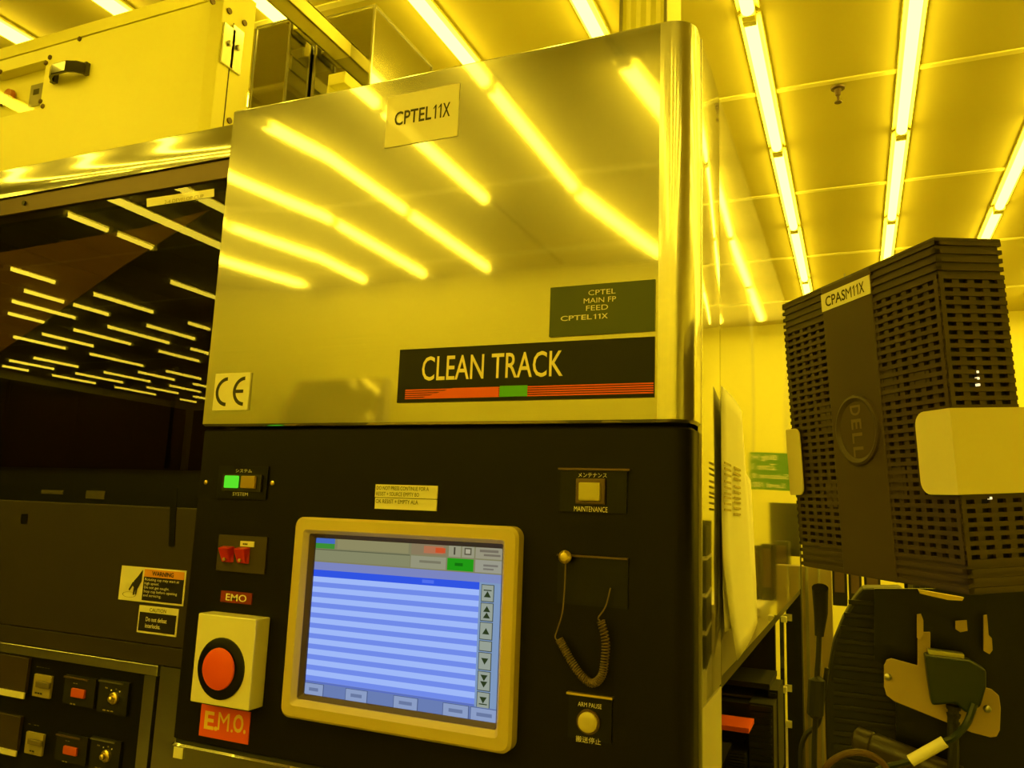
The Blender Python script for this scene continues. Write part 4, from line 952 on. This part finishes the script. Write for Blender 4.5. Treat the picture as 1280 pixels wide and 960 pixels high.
# tall dark cassette rack, mirrored in the corner sheet
rk = thing('cassette_rack', (.25, 2.0, 0), 'dark rack of ribbed cassettes across the aisle mirrored in the corner sheet', 'rack')
rx0, rx1 = .16, .75; ry0 = 1.95
box('rack_base', CREAM2, rk, (rx0, ry0, 0), (rx1, ry0 + .4, .95))
box('rack_back', BLACKP, rk, (rx0, ry0 + .38, .95), (rx1, ry0 + .4, 1.50))
for k in range(4):
    z = .96 + k * .135
    for i in range(4):
        x = rx0 + .01 + i * .145
        mb = MB().box((x, ry0 + .02, z), (x + .13, ry0 + .36, z + .115))
        for j in range(8): mb.box((x + .004 + j * .0155, ry0 + .005, z + .01), (x + .011 + j * .0155, ry0 + .02, z + .105))
        mb.build('cassette', RUB, rk)
    box('rack_shelf', CREAM2, rk, (rx0, ry0, z - .012), (rx1, ry0 + .38, z - .001))

# polished machines behind the viewer, mirrored low in the hood
def behind(name, label, p0, p1, yv, depth, seed, front):
    a = Y(p0[0], p0[1], yv); b = Y(p1[0], p1[1], yv); rnd = random.Random(seed)
    o = thing(name, ((a.x + b.x) / 2, -yv, 0), label, 'machine')
    nx, nz = 60, 60; vs = []; z0, z1 = .05, a.z; ph = [rnd.uniform(0, 6) for _ in range(4)]
    for j in range(nz + 1):
        for i in range(nx + 1):
            x = a.x + (b.x - a.x) * i / nx; z = z0 + (z1 - z0) * j / nz
            vs.append((x, -yv - .30 * max(0, z - 1.2) + .016 * math.sin(x * 7.3 + ph[0] + z * 2.1) * math.sin(z * 15 + ph[1]), z))
    W = nx + 1
    MB().add(vs, [(j * W + i, j * W + i + 1, (j + 1) * W + i + 1, (j + 1) * W + i) for j in range(nz) for i in range(nx)]).build('front_sheet', front, o, smooth=True)
    box('body', CREAM2, o, (a.x, -yv - depth, .0), (b.x, -yv - .04, 1.15))
    box('upper_body', CREAM2, o, (a.x, -yv - depth, 1.15), (b.x, -yv - .04 - .30 * (z1 - 1.2), z1 + .01))
    return o, a, b, z1
behind('glossy_machine', 'wavy glossy pale machine behind the viewer mirrored low in the tower hood', (338, 466), (438, 520), 3.0, .45, 3, mat('glossy_cream', (.62, .58, .25), .12, .5))
def dark_cabinet(x0, y0, x1, y1, face, label):  # unseen cabinets added so the dark glass reflects a darker room
    o = thing('darkening_cabinet', ((x0 + x1) / 2, (y0 + y1) / 2, 0), label, 'cabinet', 'added black cabinets behind the viewer')
    box('cabinet_body', BLACKP, o, (x0, y0, .0), (x1, y1, 2.95))
    if face == 'y': box('cabinet_door', BLACK, o, (x0 + .02, y1, .06), (x1 - .02, y1 + .02, 2.90), bevel=.003)
    else: box('cabinet_door', BLACK, o, (x1, y0 + .02, .06), (x1 + .02, y1 - .02, 2.90), bevel=.003)
for k in range(3):
    dark_cabinet(-9.9 + k, -8.68, -8.94 + k, -8.38, 'y', 'added black cabinet on the wall behind the viewer darkening the dark glass reflection')
for k in range(8):
    dark_cabinet(-10.28, -8.3 + k, -9.98, -7.34 + k, 'x', 'added black cabinet along the distant side wall darkening the dark glass reflection')
